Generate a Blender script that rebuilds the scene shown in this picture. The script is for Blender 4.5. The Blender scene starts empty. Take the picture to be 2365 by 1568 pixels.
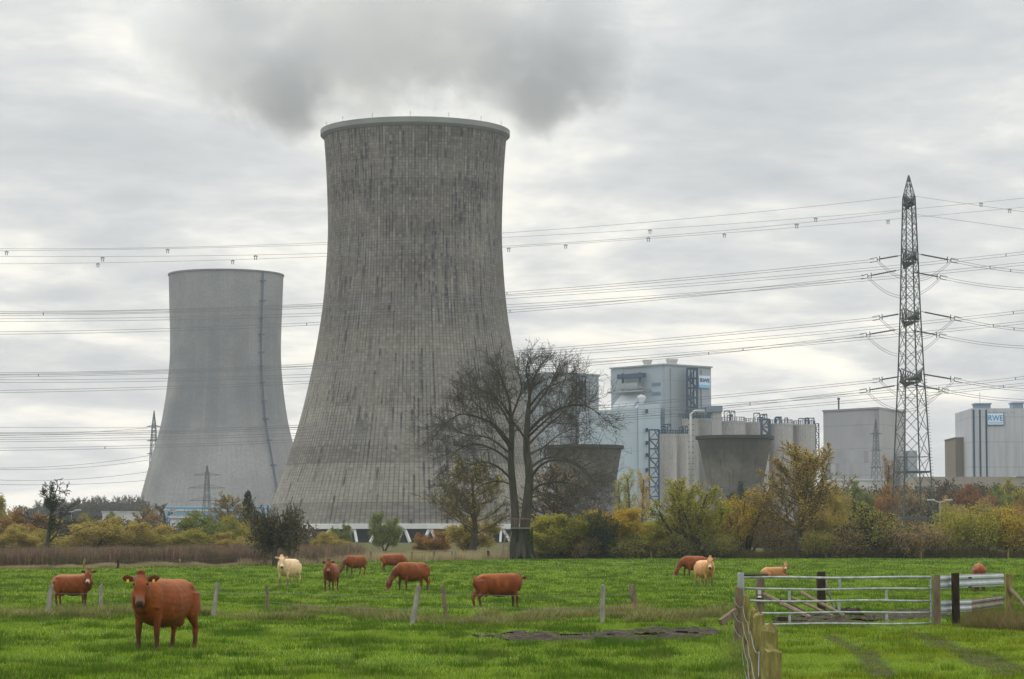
import bpy, math, random
import numpy as np
from mathutils import Vector, Matrix, noise as mnoise

PI = math.pi
sc = bpy.context.scene
COL = sc.collection
R = math.radians

# ------------------------------------------------------------------ camera maths
FPX = 6150.0                    # focal length in units where the picture is 2365 wide
CAMH = 2.0
TH = math.atan(491.0 / FPX)
def W(xf, yf, Y):
    """world point seen at picture position xf, yf at ground distance Y"""
    dx = (xf - 1182.5) / FPX; dy = (784.0 - yf) / FPX
    ry = math.cos(TH) - dy * math.sin(TH); rz = math.sin(TH) + dy * math.cos(TH)
    s = Y / ry
    return Vector((dx * s, Y, CAMH + rz * s))
_TY = [-3000, 0, 60, 130, 165, 200, 240, 300, 345, 500, 700, 1000, 3000, 9000]
_TZ = [0, 0, 0, 0, .12, .38, .70, 1.25, 1.45, 2.9, 4.7, 5.2, 8, 10]
def gz(Y): return float(np.interp(Y, _TY, _TZ))
def gdist(yf):
    """distance of the ground seen at picture row yf (pasture only)"""
    for d in np.arange(35, 320, .5):
        if W(1182, yf, d).z <= gz(d): return float(d)
    return 320.
def GX(xf, Y): return (xf - 1182.5) / FPX * Y * 1.003
_FB = ([-90, -42.7, -21.6, -16.5, -1.6, 10, 90], [215, 222, 245, 265, 292, 300, 300])
def fieldedge(x): return np.interp(x, *_FB)

# ------------------------------------------------------------------ materials
class NT:
    def __init__(s, name):
        s.m = bpy.data.materials.new(name); s.m.use_nodes = True
        s.t = s.m.node_tree; s.n = s.t.nodes; s.l = s.t.links
        s.b = s.n['Principled BSDF']; s.out = s.n['Material Output']
    def node(s, typ, ins=None, **kw):
        n = s.n.new(typ)
        for k, v in kw.items(): setattr(n, k, v)
        if ins:
            for k, v in ins.items():
                if hasattr(v, 'is_output') or isinstance(v, bpy.types.NodeSocket): s.l.new(v, n.inputs[k])
                else: n.inputs[k].default_value = v
        return n
    def math(s, op, a, b=0.0, c=None, clamp=False):
        d = {0: a, 1: b}
        if c is not None: d[2] = c
        n = s.node('ShaderNodeMath', d, operation=op, use_clamp=clamp); return n.outputs[0]
    def obj(s): return s.node('ShaderNodeTexCoord').outputs['Object']
    def pos(s): return s.node('ShaderNodeNewGeometry').outputs['Position']
    def sep(s, v):
        n = s.node('ShaderNodeSeparateXYZ', {0: v}); return n.outputs
    def comb(s, x, y, z): return s.node('ShaderNodeCombineXYZ', {0: x, 1: y, 2: z}).outputs[0]
    def map(s, v, scale=(1, 1, 1), loc=(0, 0, 0)):
        return s.node('ShaderNodeMapping', {'Vector': v, 'Scale': scale, 'Location': loc}).outputs[0]
    def noise(s, v, scale=1., detail=4., rough=.55, dist=0.):
        n = s.node('ShaderNodeTexNoise', {'Vector': v, 'Scale': scale, 'Detail': detail, 'Roughness': rough, 'Distortion': dist})
        return n.outputs[0]
    def ramp(s, f, stops, interp='LINEAR'):
        n = s.node('ShaderNodeValToRGB', {0: f}); cr = n.color_ramp; cr.interpolation = interp
        while len(cr.elements) < len(stops): cr.elements.new(.5)
        for e, (p, c) in zip(cr.elements, stops):
            e.position = p; e.color = (c, c, c, 1) if isinstance(c, (int, float)) else tuple(c) + (1,)
        return n.outputs[0]
    def mix(s, f, a, b, mode='MIX'):
        n = s.node('ShaderNodeMix', data_type='RGBA', blend_type=mode)
        for k, v in ((0, f), (6, a), (7, b)):
            if isinstance(v, bpy.types.NodeSocket): s.l.new(v, n.inputs[k])
            else: n.inputs[k].default_value = v if k == 0 else tuple(v) + (1,)
        return n.outputs[2]
    def base(s, c): 
        if isinstance(c, bpy.types.NodeSocket): s.l.new(c, s.b.inputs['Base Color'])
        else: s.b.inputs['Base Color'].default_value = tuple(c) + (1,)
    def bump(s, h, strength=.3, dist=.02):
        n = s.node('ShaderNodeBump', {'Height': h, 'Strength': strength, 'Distance': dist}); s.l.new(n.outputs[0], s.b.inputs['Normal'])
    def rough(s, r, spec=.3, metal=0.):
        s.b.inputs['Roughness'].default_value = r; s.b.inputs['Specular IOR Level'].default_value = spec; s.b.inputs['Metallic'].default_value = metal

def mat_simple(name, col, r=.7, var=.25, scale=3., metal=0., spec=.3, bump=0.):
    t = NT(name); v = t.obj(); f = t.noise(v, scale, 5, .6)
    a = tuple(c * (1 - var) for c in col); b = tuple(min(1, c * (1 + var)) for c in col)
    t.base(t.ramp(f, [(.3, a), (.7, b)])); t.rough(r, spec, metal)
    if bump: t.bump(f, bump)
    return t.m

def mat_leaf(name, cols, trans=.35):
    """small leaves, each its own tint"""
    t = NT(name); g = t.node('ShaderNodeNewGeometry')
    rnd = g.outputs['Random Per Island']; n = len(cols)
    c = t.ramp(rnd, [((i + .5) / n, col) for i, col in enumerate(cols)])
    f = t.noise(t.obj(), .45, 2); c = t.mix(t.ramp(f, [(.35, 0.), (.65, .6)]), c, cols[-1])
    t.n.remove(t.b)
    d = t.node('ShaderNodeBsdfDiffuse', {'Color': c}); tr = t.node('ShaderNodeBsdfTranslucent', {'Color': c})
    m = t.node('ShaderNodeMixShader', {0: trans, 1: d.outputs[0], 2: tr.outputs[0]})
    t.l.new(m.outputs[0], t.out.inputs[0]); return t.m

def mat_bark(name, col, col2, scale=4.):
    t = NT(name); v = t.map(t.obj(), (scale, scale, scale * .25)); f = t.noise(v, 1., 6, .65)
    t.base(t.ramp(f, [(.3, col), (.7, col2)])); t.rough(.9, .1); t.bump(f, .6, .05); return t.m

M = {}
def concrete(name, base, dark, light, grid=None, streak=1., rowband=0., brown=None, r0=25., rib=0., zoff=0., seed=0., fine=1.):
    """weathered shell: formwork grid, running streaks, patches; cylindrical about the object's own axis"""
    t = NT(name); o = t.sep(t.obj()); x, y, z = o[0], o[1], o[2]
    ang = t.math('ARCTAN2', y, x); u = t.math('MULTIPLY', ang, r0)
    uv = t.comb(u, z, seed)
    patch = t.noise(t.map(uv, (.03, .022, 1)), 1., 4, .6)
    c = t.mix(t.ramp(patch, [(.36, 0.), (.62, 1.)]), base, tuple(b * .62 for b in base))
    if brown:
        bn = t.math('MULTIPLY', t.ramp(t.noise(t.map(uv, (.035, .05, 1), (7, 3, 0)), 1., 4, .6), [(.38, 0.), (.62, 1.)]),
                    t.ramp(t.math('MULTIPLY', z, 1 / 120.), [(brown[1] - .12, 0.), (brown[1], 1.), (brown[2], 1.), (min(1, brown[2] + .1), .5)]))
        c = t.mix(t.math('MULTIPLY', bn, .95), c, brown[0])
    h = None
    if rowband:
        rb = t.node('ShaderNodeTexWhiteNoise', {'W': t.math('FLOOR', t.math('DIVIDE', z, rowband))}, noise_dimensions='1D').outputs[0]
        rw = t.math('MULTIPLY', rb, t.ramp(t.math('MULTIPLY', z, 1 / 120.), [(.2, .7), (.5, .25)]))
        c = t.mix(rw, c, tuple(b * 1.45 for b in base))
    if streak:
        N = max(40, round(2 * PI * r0 / .8)); N = grid[0] * 2 if grid else N * 2
        ci = t.math('FLOOR', t.math('MULTIPLY', t.math('ADD', ang, .01), N / (2 * PI)))
        zz = t.math('MULTIPLY', z, 1 / 120.)
        band = t.ramp(zz, [(.10, .25), (.33, .8), (.42, .45), (.55, .95), (.9, 1.)])
        w1 = t.node('ShaderNodeTexWhiteNoise', {'W': ci}, noise_dimensions='1D').outputs[0]
        for (L_, off, thr, gain, colr, clus, amt) in ((7. * fine, 3.1, .975, .36, dark, (.07, .05), .9), (15. * fine, 8.7, .985, .20, dark, (.04, .03), .9), (8. * fine, 5.3, .97, .24, light, (.06, .035), .38), (3.5 * fine, 1.7, .96, .5, tuple(.6 * q for q in base), (.09, .06), .8)):
            q = t.math('ADD', t.math('MULTIPLY', z, 1 / L_), t.math('MULTIPLY', w1, 17 + off))
            cell = t.math('FLOOR', q); fr = t.math('FRACT', q)
            r2_ = t.node('ShaderNodeTexWhiteNoise', {'Vector': t.comb(ci, cell, off)}).outputs[0]
            cl = t.ramp(t.noise(t.map(uv, (clus[0], clus[1], 1), (off * 5, off, off)), 1., 3, .6), [(.40, 0.), (.66, 1.)])
            th = t.math('SUBTRACT', thr, t.math('MULTIPLY', t.math('MULTIPLY', cl, band), gain))
            on = t.math('GREATER_THAN', r2_, th)
            if colr is light: on = t.math('MULTIPLY', on, t.ramp(zz, [(.3, 0.), (.5, 1.)]))
            fade = t.ramp(fr, [(.0, 0.), (.35, .45), (.9, 1.), (1., .6)])
            c = t.mix(t.math('MULTIPLY', t.math('MULTIPLY', on, fade), amt * streak, clamp=True), c, colr)
    if grid:
        nu, hz, w = grid
        fu = t.math('FRACT', t.math('MULTIPLY', ang, nu / (2 * PI)))
        gu = t.math('GREATER_THAN', t.math('ABSOLUTE', t.math('SUBTRACT', fu, .5)), .5 - w)
        fz = t.math('FRACT', t.math('DIVIDE', z, hz))
        gh = t.math('GREATER_THAN', t.math('ABSOLUTE', t.math('SUBTRACT', fz, .5)), .5 - w * .7)
        wn = t.node('ShaderNodeTexWhiteNoise', {'Vector': t.comb(t.math('FLOOR', t.math('MULTIPLY', ang, nu / (2 * PI))), t.math('FLOOR', t.math('DIVIDE', z, hz)), 1.)}, noise_dimensions='3D').outputs[0]
        c = t.mix(t.math('MULTIPLY', t.math('POWER', wn, 2.), .22), c, light)
        gm = t.math('MAXIMUM', t.math('MULTIPLY', gu, .85), t.math('MULTIPLY', gh, .6))
        gm = t.math('MULTIPLY', gm, t.ramp(t.noise(t.map(uv, (.1, .06, 1), (2, 2, 2)), 1., 2), [(.3, .35), (.65, 1.)]))
        c = t.mix(t.math('MULTIPLY', gm, rib), c, tuple(d * .9 for d in dark))
    g = t.noise(t.comb(u, z, 0.), .9, 6, .7)
    c = t.mix(.35, c, t.ramp(g, [(.3, .25), (.7, .75)]), 'OVERLAY')
    t.base(c); t.rough(.92, .15); t.bump(g, .25, .05)
    return t.m

def mat_panel(name, col, col2, seam=6., vs=0., streak=0., strength=.25):
    """wall cladding in world-sized courses"""
    t = NT(name); o = t.sep(t.obj()); u = t.math('ADD', o[0], o[1]); z = o[2]
    f = t.noise(t.map(t.obj(), (.05, .05, .03)), 1., 4, .6)
    c = t.ramp(f, [(.3, col), (.7, col2)])
    fz = t.math('LESS_THAN', t.math('FRACT', t.math('DIVIDE', z, seam)), .035)
    c = t.mix(t.math('MULTIPLY', fz, strength), c, tuple(k * .4 for k in col))
    if vs:
        fu = t.math('LESS_THAN', t.math('FRACT', t.math('DIVIDE', u, vs)), .04)
        c = t.mix(t.math('MULTIPLY', fu, strength), c, tuple(k * .5 for k in col))
        wn = t.node('ShaderNodeTexWhiteNoise', {'Vector': t.comb(t.math('FLOOR', t.math('DIVIDE', u, vs)), t.math('FLOOR', t.math('DIVIDE', z, seam)), 0.)}).outputs[0]
        c = t.mix(t.math('MULTIPLY', wn, .12), c, tuple(k * 1.3 for k in col))
    if streak:
        s = t.noise(t.comb(t.math('MULTIPLY', u, .5), t.math('MULTIPLY', z, .03), 0.), 1., 4, .65)
        c = t.mix(t.math('MULTIPLY', t.ramp(s, [(.48, 0.), (.7, 1.)]), streak), c, tuple(k * .4 for k in col))
    t.base(c); t.rough(.75, .25); return t.m

# ------------------------------------------------------------------ mesh helpers
def tag(o, label=None, cat=None, group=None, kind=None):
    if label: o['label'] = label
    if cat: o['category'] = cat
    if group: o['group'] = group
    if kind: o['kind'] = kind
    return o
def empty(name, loc, label=None, cat=None, group=None, rz=0.):
    o = bpy.data.objects.new(name, None); COL.objects.link(o); o.location = loc; o.rotation_euler.z = rz
    o.empty_display_size = .5; return tag(o, label, cat, group)
def link(name, me, mat=None, parent=None, loc=None):
    if mat is not None and not me.materials: me.materials.append(mat)
    o = bpy.data.objects.new(name, me); COL.objects.link(o)
    if parent: o.parent = parent
    if loc is not None: o.location = loc
    return o
def np_mesh(name, V, F, smooth=False):
    """V (n,3), F (m,k) numpy arrays"""
    me = bpy.data.meshes.new(name); V = np.asarray(V, np.float32); F = np.asarray(F, np.int32)
    m, k = F.shape
    me.vertices.add(len(V)); me.vertices.foreach_set('co', V.ravel())
    me.loops.add(m * k); me.loops.foreach_set('vertex_index', F.ravel())
    me.polygons.add(m); me.polygons.foreach_set('loop_start', np.arange(0, m * k, k, dtype=np.int32))
    me.polygons.foreach_set('loop_total', np.full(m, k, np.int32))
    if smooth: me.polygons.foreach_set('use_smooth', np.ones(m, bool))
    me.update(calc_edges=True); return me

class MB:
    def __init__(s): s.v = []; s.f = []
    def box(s, x0, x1, y0, y1, z0, z1):
        n = len(s.v)
        s.v += [(x0, y0, z0), (x1, y0, z0), (x1, y1, z0), (x0, y1, z0), (x0, y0, z1), (x1, y0, z1), (x1, y1, z1), (x0, y1, z1)]
        s.f += [tuple(n + i for i in q) for q in ((0, 3, 2, 1), (4, 5, 6, 7), (0, 1, 5, 4), (1, 2, 6, 5), (2, 3, 7, 6), (3, 0, 4, 7))]; return s
    def prism(s, poly, z0, z1):
        """vertical prism over an (x, y) outline, counter-clockwise; z0/z1 may be lists"""
        n = len(s.v); k = len(poly)
        Z0 = z0 if isinstance(z0, (list, tuple)) else [z0] * k; Z1 = z1 if isinstance(z1, (list, tuple)) else [z1] * k
        s.v += [(p[0], p[1], a) for p, a in zip(poly, Z0)] + [(p[0], p[1], a) for p, a in zip(poly, Z1)]
        s.f += [tuple(n + i for i in reversed(range(k))), tuple(n + k + i for i in range(k))]
        s.f += [(n + i, n + (i + 1) % k, n + k + (i + 1) % k, n + k + i) for i in range(k)]; return s
    def beam(s, a, b, w, h=None):
        a = Vector(a); b = Vector(b); h = h or w; t = (b - a)
        if t.length < 1e-6: return s
        t.normalize(); up = Vector((0, 0, 1)) if abs(t.z) < .95 else Vector((1, 0, 0))
        sd = t.cross(up).normalized(); up = sd.cross(t); n = len(s.v)
        for p in (a, b):
            for i, j in ((-1, -1), (1, -1), (1, 1), (-1, 1)): s.v.append(tuple(p + sd * (i * w / 2) + up * (j * h / 2)))
        s.f += [tuple(n + i for i in q) for q in ((0, 1, 2, 3), (7, 6, 5, 4), (0, 4, 5, 1), (1, 5, 6, 2), (2, 6, 7, 3), (3, 7, 4, 0))]; return s
    def tube(s, pts, rad, n=8, cap=True, flat=None, up=None):
        """round tube; rad is one value or a list; flat scales the up axis"""
        pts = [Vector(p) for p in pts]; k = len(pts)
        rad = rad if isinstance(rad, (list, tuple, np.ndarray)) else [rad] * k
        b = len(s.v); ref = Vector(up) if up else None
        for i, p in enumerate(pts):
            t = (pts[min(i + 1, k - 1)] - pts[max(i - 1, 0)]).normalized()
            if ref is None: ref = Vector((0, 0, 1)) if abs(t.z) < .9 else Vector((1, 0, 0))
            sd = t.cross(ref)
            if sd.length < 1e-4: sd = t.cross(Vector((0, 1, 0)))
            sd.normalize(); u = sd.cross(t)
            if not up: ref = u
            ra = rad[i]; rx, ry = ra if isinstance(ra, (tuple, list)) else (ra, ra)
            for j in range(n):
                a = 2 * PI * j / n; s.v.append(tuple(p + sd * (math.cos(a) * rx) + u * (math.sin(a) * ry)))
        for i in range(k - 1):
            for j in range(n):
                s.f.append((b + i * n + j, b + i * n + (j + 1) % n, b + (i + 1) * n + (j + 1) % n, b + (i + 1) * n + j))
        if cap: s.f += [tuple(b + j for j in reversed(range(n))), tuple(b + (k - 1) * n + j for j in range(n))]
        return s
    def lathe(s, prof, n=48, c=(0, 0), a0=0., a1=2 * PI):
        full = abs(a1 - a0 - 2 * PI) < 1e-6; m = n if full else n + 1; b = len(s.v)
        for r, z in prof:
            for j in range(m):
                a = a0 + (a1 - a0) * j / n; s.v.append((c[0] + r * math.cos(a), c[1] + r * math.sin(a), z))
        for i in range(len(prof) - 1):
            for j in range(n):
                j2 = (j + 1) % m; s.f.append((b + i * m + j, b + i * m + j2, b + (i + 1) * m + j2, b + (i + 1) * m + j))
        return s
    def build(s, name, mat, parent=None, loc=None, smooth=False, bevel=0.):
        me = bpy.data.meshes.new(name); me.from_pydata(s.v, [], s.f); me.update()
        if smooth: me.polygons.foreach_set('use_smooth', [True] * len(me.polygons))
        o = link(name, me, mat, parent, loc)
        if bevel: b = o.modifiers.new('b', 'BEVEL'); b.width = bevel; b.segments = 2; b.limit_method = 'ANGLE'
        return o

_vr = np.random.default_rng(5)
_VG = _vr.random((257, 257))
def vnoise(x, y, sc_):
    """value noise 0..1"""
    x = np.asarray(x) / sc_ + 1000.3; y = np.asarray(y) / sc_ + 1000.7
    ix = np.floor(x).astype(int); iy = np.floor(y).astype(int); fx = x - ix; fy = y - iy
    fx = fx * fx * (3 - 2 * fx); fy = fy * fy * (3 - 2 * fy)
    g = lambda a, b: _VG[a % 256, b % 256]
    return (g(ix, iy) * (1 - fx) + g(ix + 1, iy) * fx) * (1 - fy) + (g(ix, iy + 1) * (1 - fx) + g(ix + 1, iy + 1) * fx) * fy
def hum(x, y):
    return .10 * (vnoise(x, y, 1.4) - .5) + .06 * (vnoise(x + 33, y, .55) - .5) + .10 * (vnoise(x, y + 9, 6.) - .5)
def clumpf(x, y):
    n = .45 * vnoise(x, y, 1.5) + .33 * vnoise(x + 50, y, .6) + .22 * vnoise(x, y + 70, .28)
    m = .6 * vnoise(x + 9, y * .6, .8) + .4 * vnoise(x, y, .4)
    return np.clip(np.maximum((n - .53) / .14, (m - .70) / .10), 0, 1)

# ------------------------------------------------------------------ camera, light, sky
cam = bpy.data.cameras.new('camera'); co = bpy.data.objects.new('camera', cam); COL.objects.link(co)
cam.sensor_width = 36; cam.lens = FPX / 2365. * 36; cam.clip_end = 12000; cam.clip_start = .5
co.location = (0, 0, CAMH); co.rotation_euler = (PI / 2 + TH, 0, 0); sc.camera = co
sc.view_settings.view_transform = 'Standard'; sc.view_settings.look = 'None'; sc.view_settings.gamma = 1
sc.view_settings.exposure = 0.0
SUN_EL, SUN_AZ = R(42), R(-35)      # azimuth measured from +Y towards +X
sd = Vector((math.sin(SUN_AZ) * math.cos(SUN_EL), math.cos(SUN_AZ) * math.cos(SUN_EL), math.sin(SUN_EL)))
sl = bpy.data.lights.new('sun', 'SUN'); sl.energy = 1.3; sl.angle = R(16); sl.color = (1, .96, .9)
so = bpy.data.objects.new('sun', sl); COL.objects.link(so); so.rotation_euler = (-sd).to_track_quat('-Z', 'Y').to_euler(); so.location = (0, 0, 80)

w = bpy.data.worlds.new('World'); sc.world = w; w.use_nodes = True
nt = w.node_tree; N_ = nt.nodes; L_ = nt.links; N_.clear()
def wn(t, ins=None, **k):
    n = N_.new(t)
    for a, b in k.items(): setattr(n, a, b)
    for a, b in (ins or {}).items():
        if isinstance(b, bpy.types.NodeSocket): L_.new(b, n.inputs[a])
        else: n.inputs[a].default_value = b
    return n
def wm(op, a, b=0., clamp=False): return wn('ShaderNodeMath', {0: a, 1: b}, operation=op, use_clamp=clamp).outputs[0]
def wramp(f, st):
    n = wn('ShaderNodeValToRGB', {0: f}); cr = n.color_ramp
    while len(cr.elements) < len(st): cr.elements.new(.5)
    for e, (p, c) in zip(cr.elements, st): e.position = p; e.color = (c, c, c, 1) if isinstance(c, float) else tuple(c) + (1,)
    return n.outputs[0]
tc = wn('ShaderNodeTexCoord').outputs['Generated']
sp = wn('ShaderNodeSeparateXYZ', {0: tc}).outputs
zc = wm('MAXIMUM', sp[2], 0.)
den = wm('ADD', zc, .15)
pv = wn('ShaderNodeCombineXYZ', {0: wm('DIVIDE', sp[0], den), 1: wm('MULTIPLY', wm('DIVIDE', sp[1], den), .9), 2: 0.}).outputs[0]
n1 = wn('ShaderNodeTexNoise', {'Vector': wn('ShaderNodeMapping', {'Vector': pv, 'Location': (1.3, 4.2, 0)}).outputs[0], 'Scale': 2.1, 'Detail': 8, 'Roughness': .54, 'Distortion': .35}).outputs[0]
n2 = wn('ShaderNodeTexNoise', {'Vector': wn('ShaderNodeMapping', {'Vector': pv, 'Location': (9, 2, 3)}).outputs[0], 'Scale': 6.5, 'Detail': 6, 'Roughness': .55}).outputs[0]
nn = wm('ADD', wm('MULTIPLY', n1, .72), wm('MULTIPLY', n2, .28))
# brighter, warmer gaps low on the left, greyer to the right and above
side = wramp(wm('ADD', wm('MULTIPLY', sp[0], 1.6), .5), [(0.2, .055), (.5, .05), (.8, 0.)])
low = wramp(zc, [(.0, 1.), (.10, .9), (.2, 0.)])
nn = wm('ADD', nn, wm('MULTIPLY', side, low))
ccol = wramp(nn, [(.34, (.49, .515, .54)), (.44, (.585, .605, .615)), (.51, (.70, .705, .695)), (.57, (.88, .865, .81)), (.65, (1.1, 1.04, .90))])
hz = wramp(zc, [(0., (.80, .81, .81)), (.06, (.74, .75, .76)), (.09, (.70, .71, .72))])
hf = wramp(zc, [(0., .6), (.04, .25), (.08, 0.)])
mx = wn('ShaderNodeMix', data_type='RGBA'); L_.new(hf, mx.inputs[0]); L_.new(ccol, mx.inputs[6]); L_.new(hz, mx.inputs[7])
zen = wramp(zc, [(0., 1.), (.2, 1.), (.45, 1.8), (1., 2.6)])      # an overcast dome is brighter overhead
mz = wn('ShaderNodeMix', data_type='RGBA', blend_type='MULTIPLY'); mz.inputs[0].default_value = 1
mz.clamp_result = False
zs = wn('ShaderNodeMath', {0: wramp(zc, [(0., 0.), (.2, 0.), (.45, .4), (1., 1.)]), 1: 1.9}, operation='MULTIPLY_ADD'); zs.inputs[2].default_value = 1.12
bgc = wn('ShaderNodeBackground', {'Color': mx.outputs[2], 'Strength': zs.outputs[0]})
sky = wn('ShaderNodeTexSky', sky_type='NISHITA', sun_disc=False, sun_elevation=SUN_EL, sun_rotation=SUN_AZ, air_density=1.5, dust_density=3)
bgs = wn('ShaderNodeBackground', {'Color': sky.outputs[0], 'Strength': .08})
ms = wn('ShaderNodeMixShader', {0: .94, 1: bgs.outputs[0], 2: bgc.outputs[0]})
wo = wn('ShaderNodeOutputWorld', {0: ms.outputs[0]})
w.cycles.sampling_method = 'MANUAL'; w.cycles.sample_map_resolution = 512
sc.cycles.max_bounces = 5; sc.cycles.diffuse_bounces = 3; sc.cycles.transparent_max_bounces = 8
sc.cycles.volume_bounces = 1
try: sc.cycles.volume_step_rate = 1.0
except Exception: pass

rs = random.Random(11); nr = np.random.default_rng(3)

# ================================================================== ground
def patch_fn(outline):
    P = np.array([(GX(xf, gdist(yf)), gdist(yf)) for xf, yf in outline])
    def inside(X, Y):
        r = np.zeros(X.shape, bool); j = len(P) - 1
        for i in range(len(P)):
            xi, yi = P[i]; xj, yj = P[j]
            r ^= ((yi > Y) != (yj > Y)) & (X < (xj - xi) * (Y - yi) / (yj - yi + 1e-9) + xi); j = i
        return r
    return inside
MUD1 = [(1090, 1469), (1180, 1463), (1300, 1462), (1420, 1455), (1560, 1456), (1640, 1450), (1680, 1462), (1610, 1482), (1440, 1487), (1300, 1489), (1180, 1486), (1100, 1477)]
MUD2 = [(1775, 1434), (1870, 1425), (2000, 1414), (2150, 1411), (2200, 1416), (2190, 1428), (2080, 1436), (1960, 1443), (1850, 1447), (1780, 1444)]
RUT = [patch_fn([(1885, 1466), (1935, 1474), (1995, 1500), (2045, 1530), (2075, 1570), (2005, 1570), (1975, 1530), (1935, 1498)]), patch_fn([(2060, 1452), (2120, 1462), (2200, 1486), (2300, 1518), (2372, 1555), (2310, 1566), (2240, 1537), (2150, 1500)])]
WORN = RUT + [patch_fn(MUD1), patch_fn(MUD2)]
def make_ground():
    ys = list(np.arange(-400, 0, 40)) + list(np.arange(0, 36, 4)) + list(np.arange(36, 130, .5)) + list(np.arange(130, 320, 1.5)) + list(np.arange(320, 800, 20)) + list(np.arange(800, 9000, 400))
    nx = 401; V = []; P = []; WR = []
    us = np.linspace(-1, 1, nx)
    us = np.sign(us) * (abs(us) ** 1.6)
    for Y in ys:
        wd = (30 + .5 * abs(Y) if Y < 150 else 105 + .55 * (Y - 150)) if Y < 320 else 204 + (Y - 320) * 1.1
        X = us * wd
        Z = np.full(nx, gz(Y))
        if 0 <= Y < 320:
            Z = Z + hum(X, np.full(nx, float(Y))) - .01
        wr = np.zeros(nx)
        if 36 < Y < 90:
            for f in WORN: wr = np.maximum(wr, f(X, np.full(nx, float(Y))) * 1.)
        WR.append(wr); V.append(np.stack([X, np.full(nx, Y), Z], 1)); P.append(np.where(Y < fieldedge(X) + .5, 1., 0.))
    V = np.concatenate(V); P = np.concatenate(P)
    nrow = len(ys); i = np.arange(nrow - 1)[:, None] * nx + np.arange(nx - 1)[None]; i = i.ravel()
    me = np_mesh('pasture', V, np.stack([i, i + 1, i + nx + 1, i + nx], 1), True)
    at = me.attributes.new('pasture', 'FLOAT', 'POINT'); at.data.foreach_set('value', P.astype(np.float32))
    at = me.attributes.new('worn', 'FLOAT', 'POINT'); at.data.foreach_set('value', np.concatenate(WR).astype(np.float32))
    t = NT('pasture soil and grass'); p = t.pos()
    a = t.node('ShaderNodeAttribute', attribute_name='pasture').outputs['Fac']
    f = t.noise(p, .55, 6, .65); g = t.noise(p, .06, 3); k = t.noise(p, 6., 5, .7)
    green = t.ramp(f, [(.3, (.035, .075, .010)), (.5, (.075, .15, .014)), (.7, (.13, .19, .03))])
    green = t.mix(t.ramp(g, [(.4, 0.), (.65, .5)]), green, (.13, .22, .022))
    green = t.mix(t.math('MULTIPLY', t.ramp(k, [(.4, 0.), (.6, 1.)]), .35), green, (.03, .07, .008))
    rough_ = t.ramp(f, [(.3, (.06, .05, .022)), (.5, (.085, .08, .03)), (.7, (.06, .075, .025))])
    wo_ = t.node('ShaderNodeAttribute', attribute_name='worn').outputs['Fac']; soil = t.ramp(k, [(.35, (.022, .018, .008)), (.6, (.065, .052, .024)), (.72, (.12, .10, .05))])
    green = t.mix(t.math('MULTIPLY', wo_, .85), green, soil)
    t.base(t.mix(a, rough_, green)); t.rough(.95, .05); t.bump(k, .5, .06)
    return tag(link('pasture', me, t.m), 'green grazed pasture running to the far hedge', 'pasture', kind='structure')
make_ground()

# mud: outlines in picture px of the ground sheet
def ground_patch(name, label, outline, mat, dz=.012, kind='structure', thr_=.28, amp=1.):
    P = []
    for (xf, yf) in outline:
        d = gdist(yf); P.append((GX(xf, d), d))
    P = np.array(P); x0, y0 = P.min(0) - .3; x1, y1 = P.max(0) + .3
    def inside(X, Y):
        r = np.zeros(X.shape, bool); j = len(P) - 1
        for i in range(len(P)):
            xi, yi = P[i]; xj, yj = P[j]
            r ^= ((yi > Y) != (yj > Y)) & (X < (xj - xi) * (Y - yi) / (yj - yi + 1e-9) + xi); j = i
        return r
    st = .10; X, Y = np.meshgrid(np.arange(x0, x1, st), np.arange(y0, y1, st))
    Z = np.interp(Y, _TY, _TZ) + hum(X, Y)
    edge = (vnoise(X * 1., Y * .5, .8) - .5) * 1.0
    ins = inside(X + edge * .7, Y + edge * 1.6)
    ins &= (.55 * vnoise(X, Y * .6, .9) + .45 * vnoise(X, Y, .35)) > thr_
    Z = Z + amp * (.07 * vnoise(X, Y, .3) + .04 * vnoise(X, Y, .16) - .05)
    ny, nx = X.shape; idx = np.arange(ny * nx).reshape(ny, nx)
    c = ins[:-1, :-1] & ins[1:, 1:] & ins[:-1, 1:] & ins[1:, :-1]
    q = np.stack([idx[:-1, :-1][c], idx[:-1, 1:][c], idx[1:, 1:][c], idx[1:, :-1][c]], 1)
    V = np.stack([X.ravel(), Y.ravel(), Z.ravel() + dz], 1)
    u, inv = np.unique(q, return_inverse=True); me = np_mesh(name, V[u], inv.reshape(q.shape), False)
    o = link(name, me, mat); tag(o, label, 'mud', kind=kind); return inside
t = NT('wet trodden mud'); p = t.pos(); f = t.noise(p, 5., 6, .7)
t.base(t.ramp(f, [(.38, (.014, .010, .006)), (.55, (.050, .036, .022)), (.70, (.15, .12, .085))])); t.rough(.75, .12); t.bump(f, 1., .15); M['mud'] = t.m
IN = []
IN.append(ground_patch('mud_strip', 'strip of black trodden mud across the near grass', MUD1, M['mud']))
IN.append(ground_patch('muddy_gateway', 'muddy gateway ground under the metal gate', MUD2, M['mud']))
t = NT('worn wheel track'); p = t.pos(); f = t.noise(p, 3., 6, .7)
t.base(t.ramp(f, [(.35, (.03, .028, .014)), (.55, (.065, .06, .025)), (.7, (.12, .105, .07))])); t.rough(.9, .08); t.bump(f, .8, .05); M['rut'] = t.m
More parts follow.
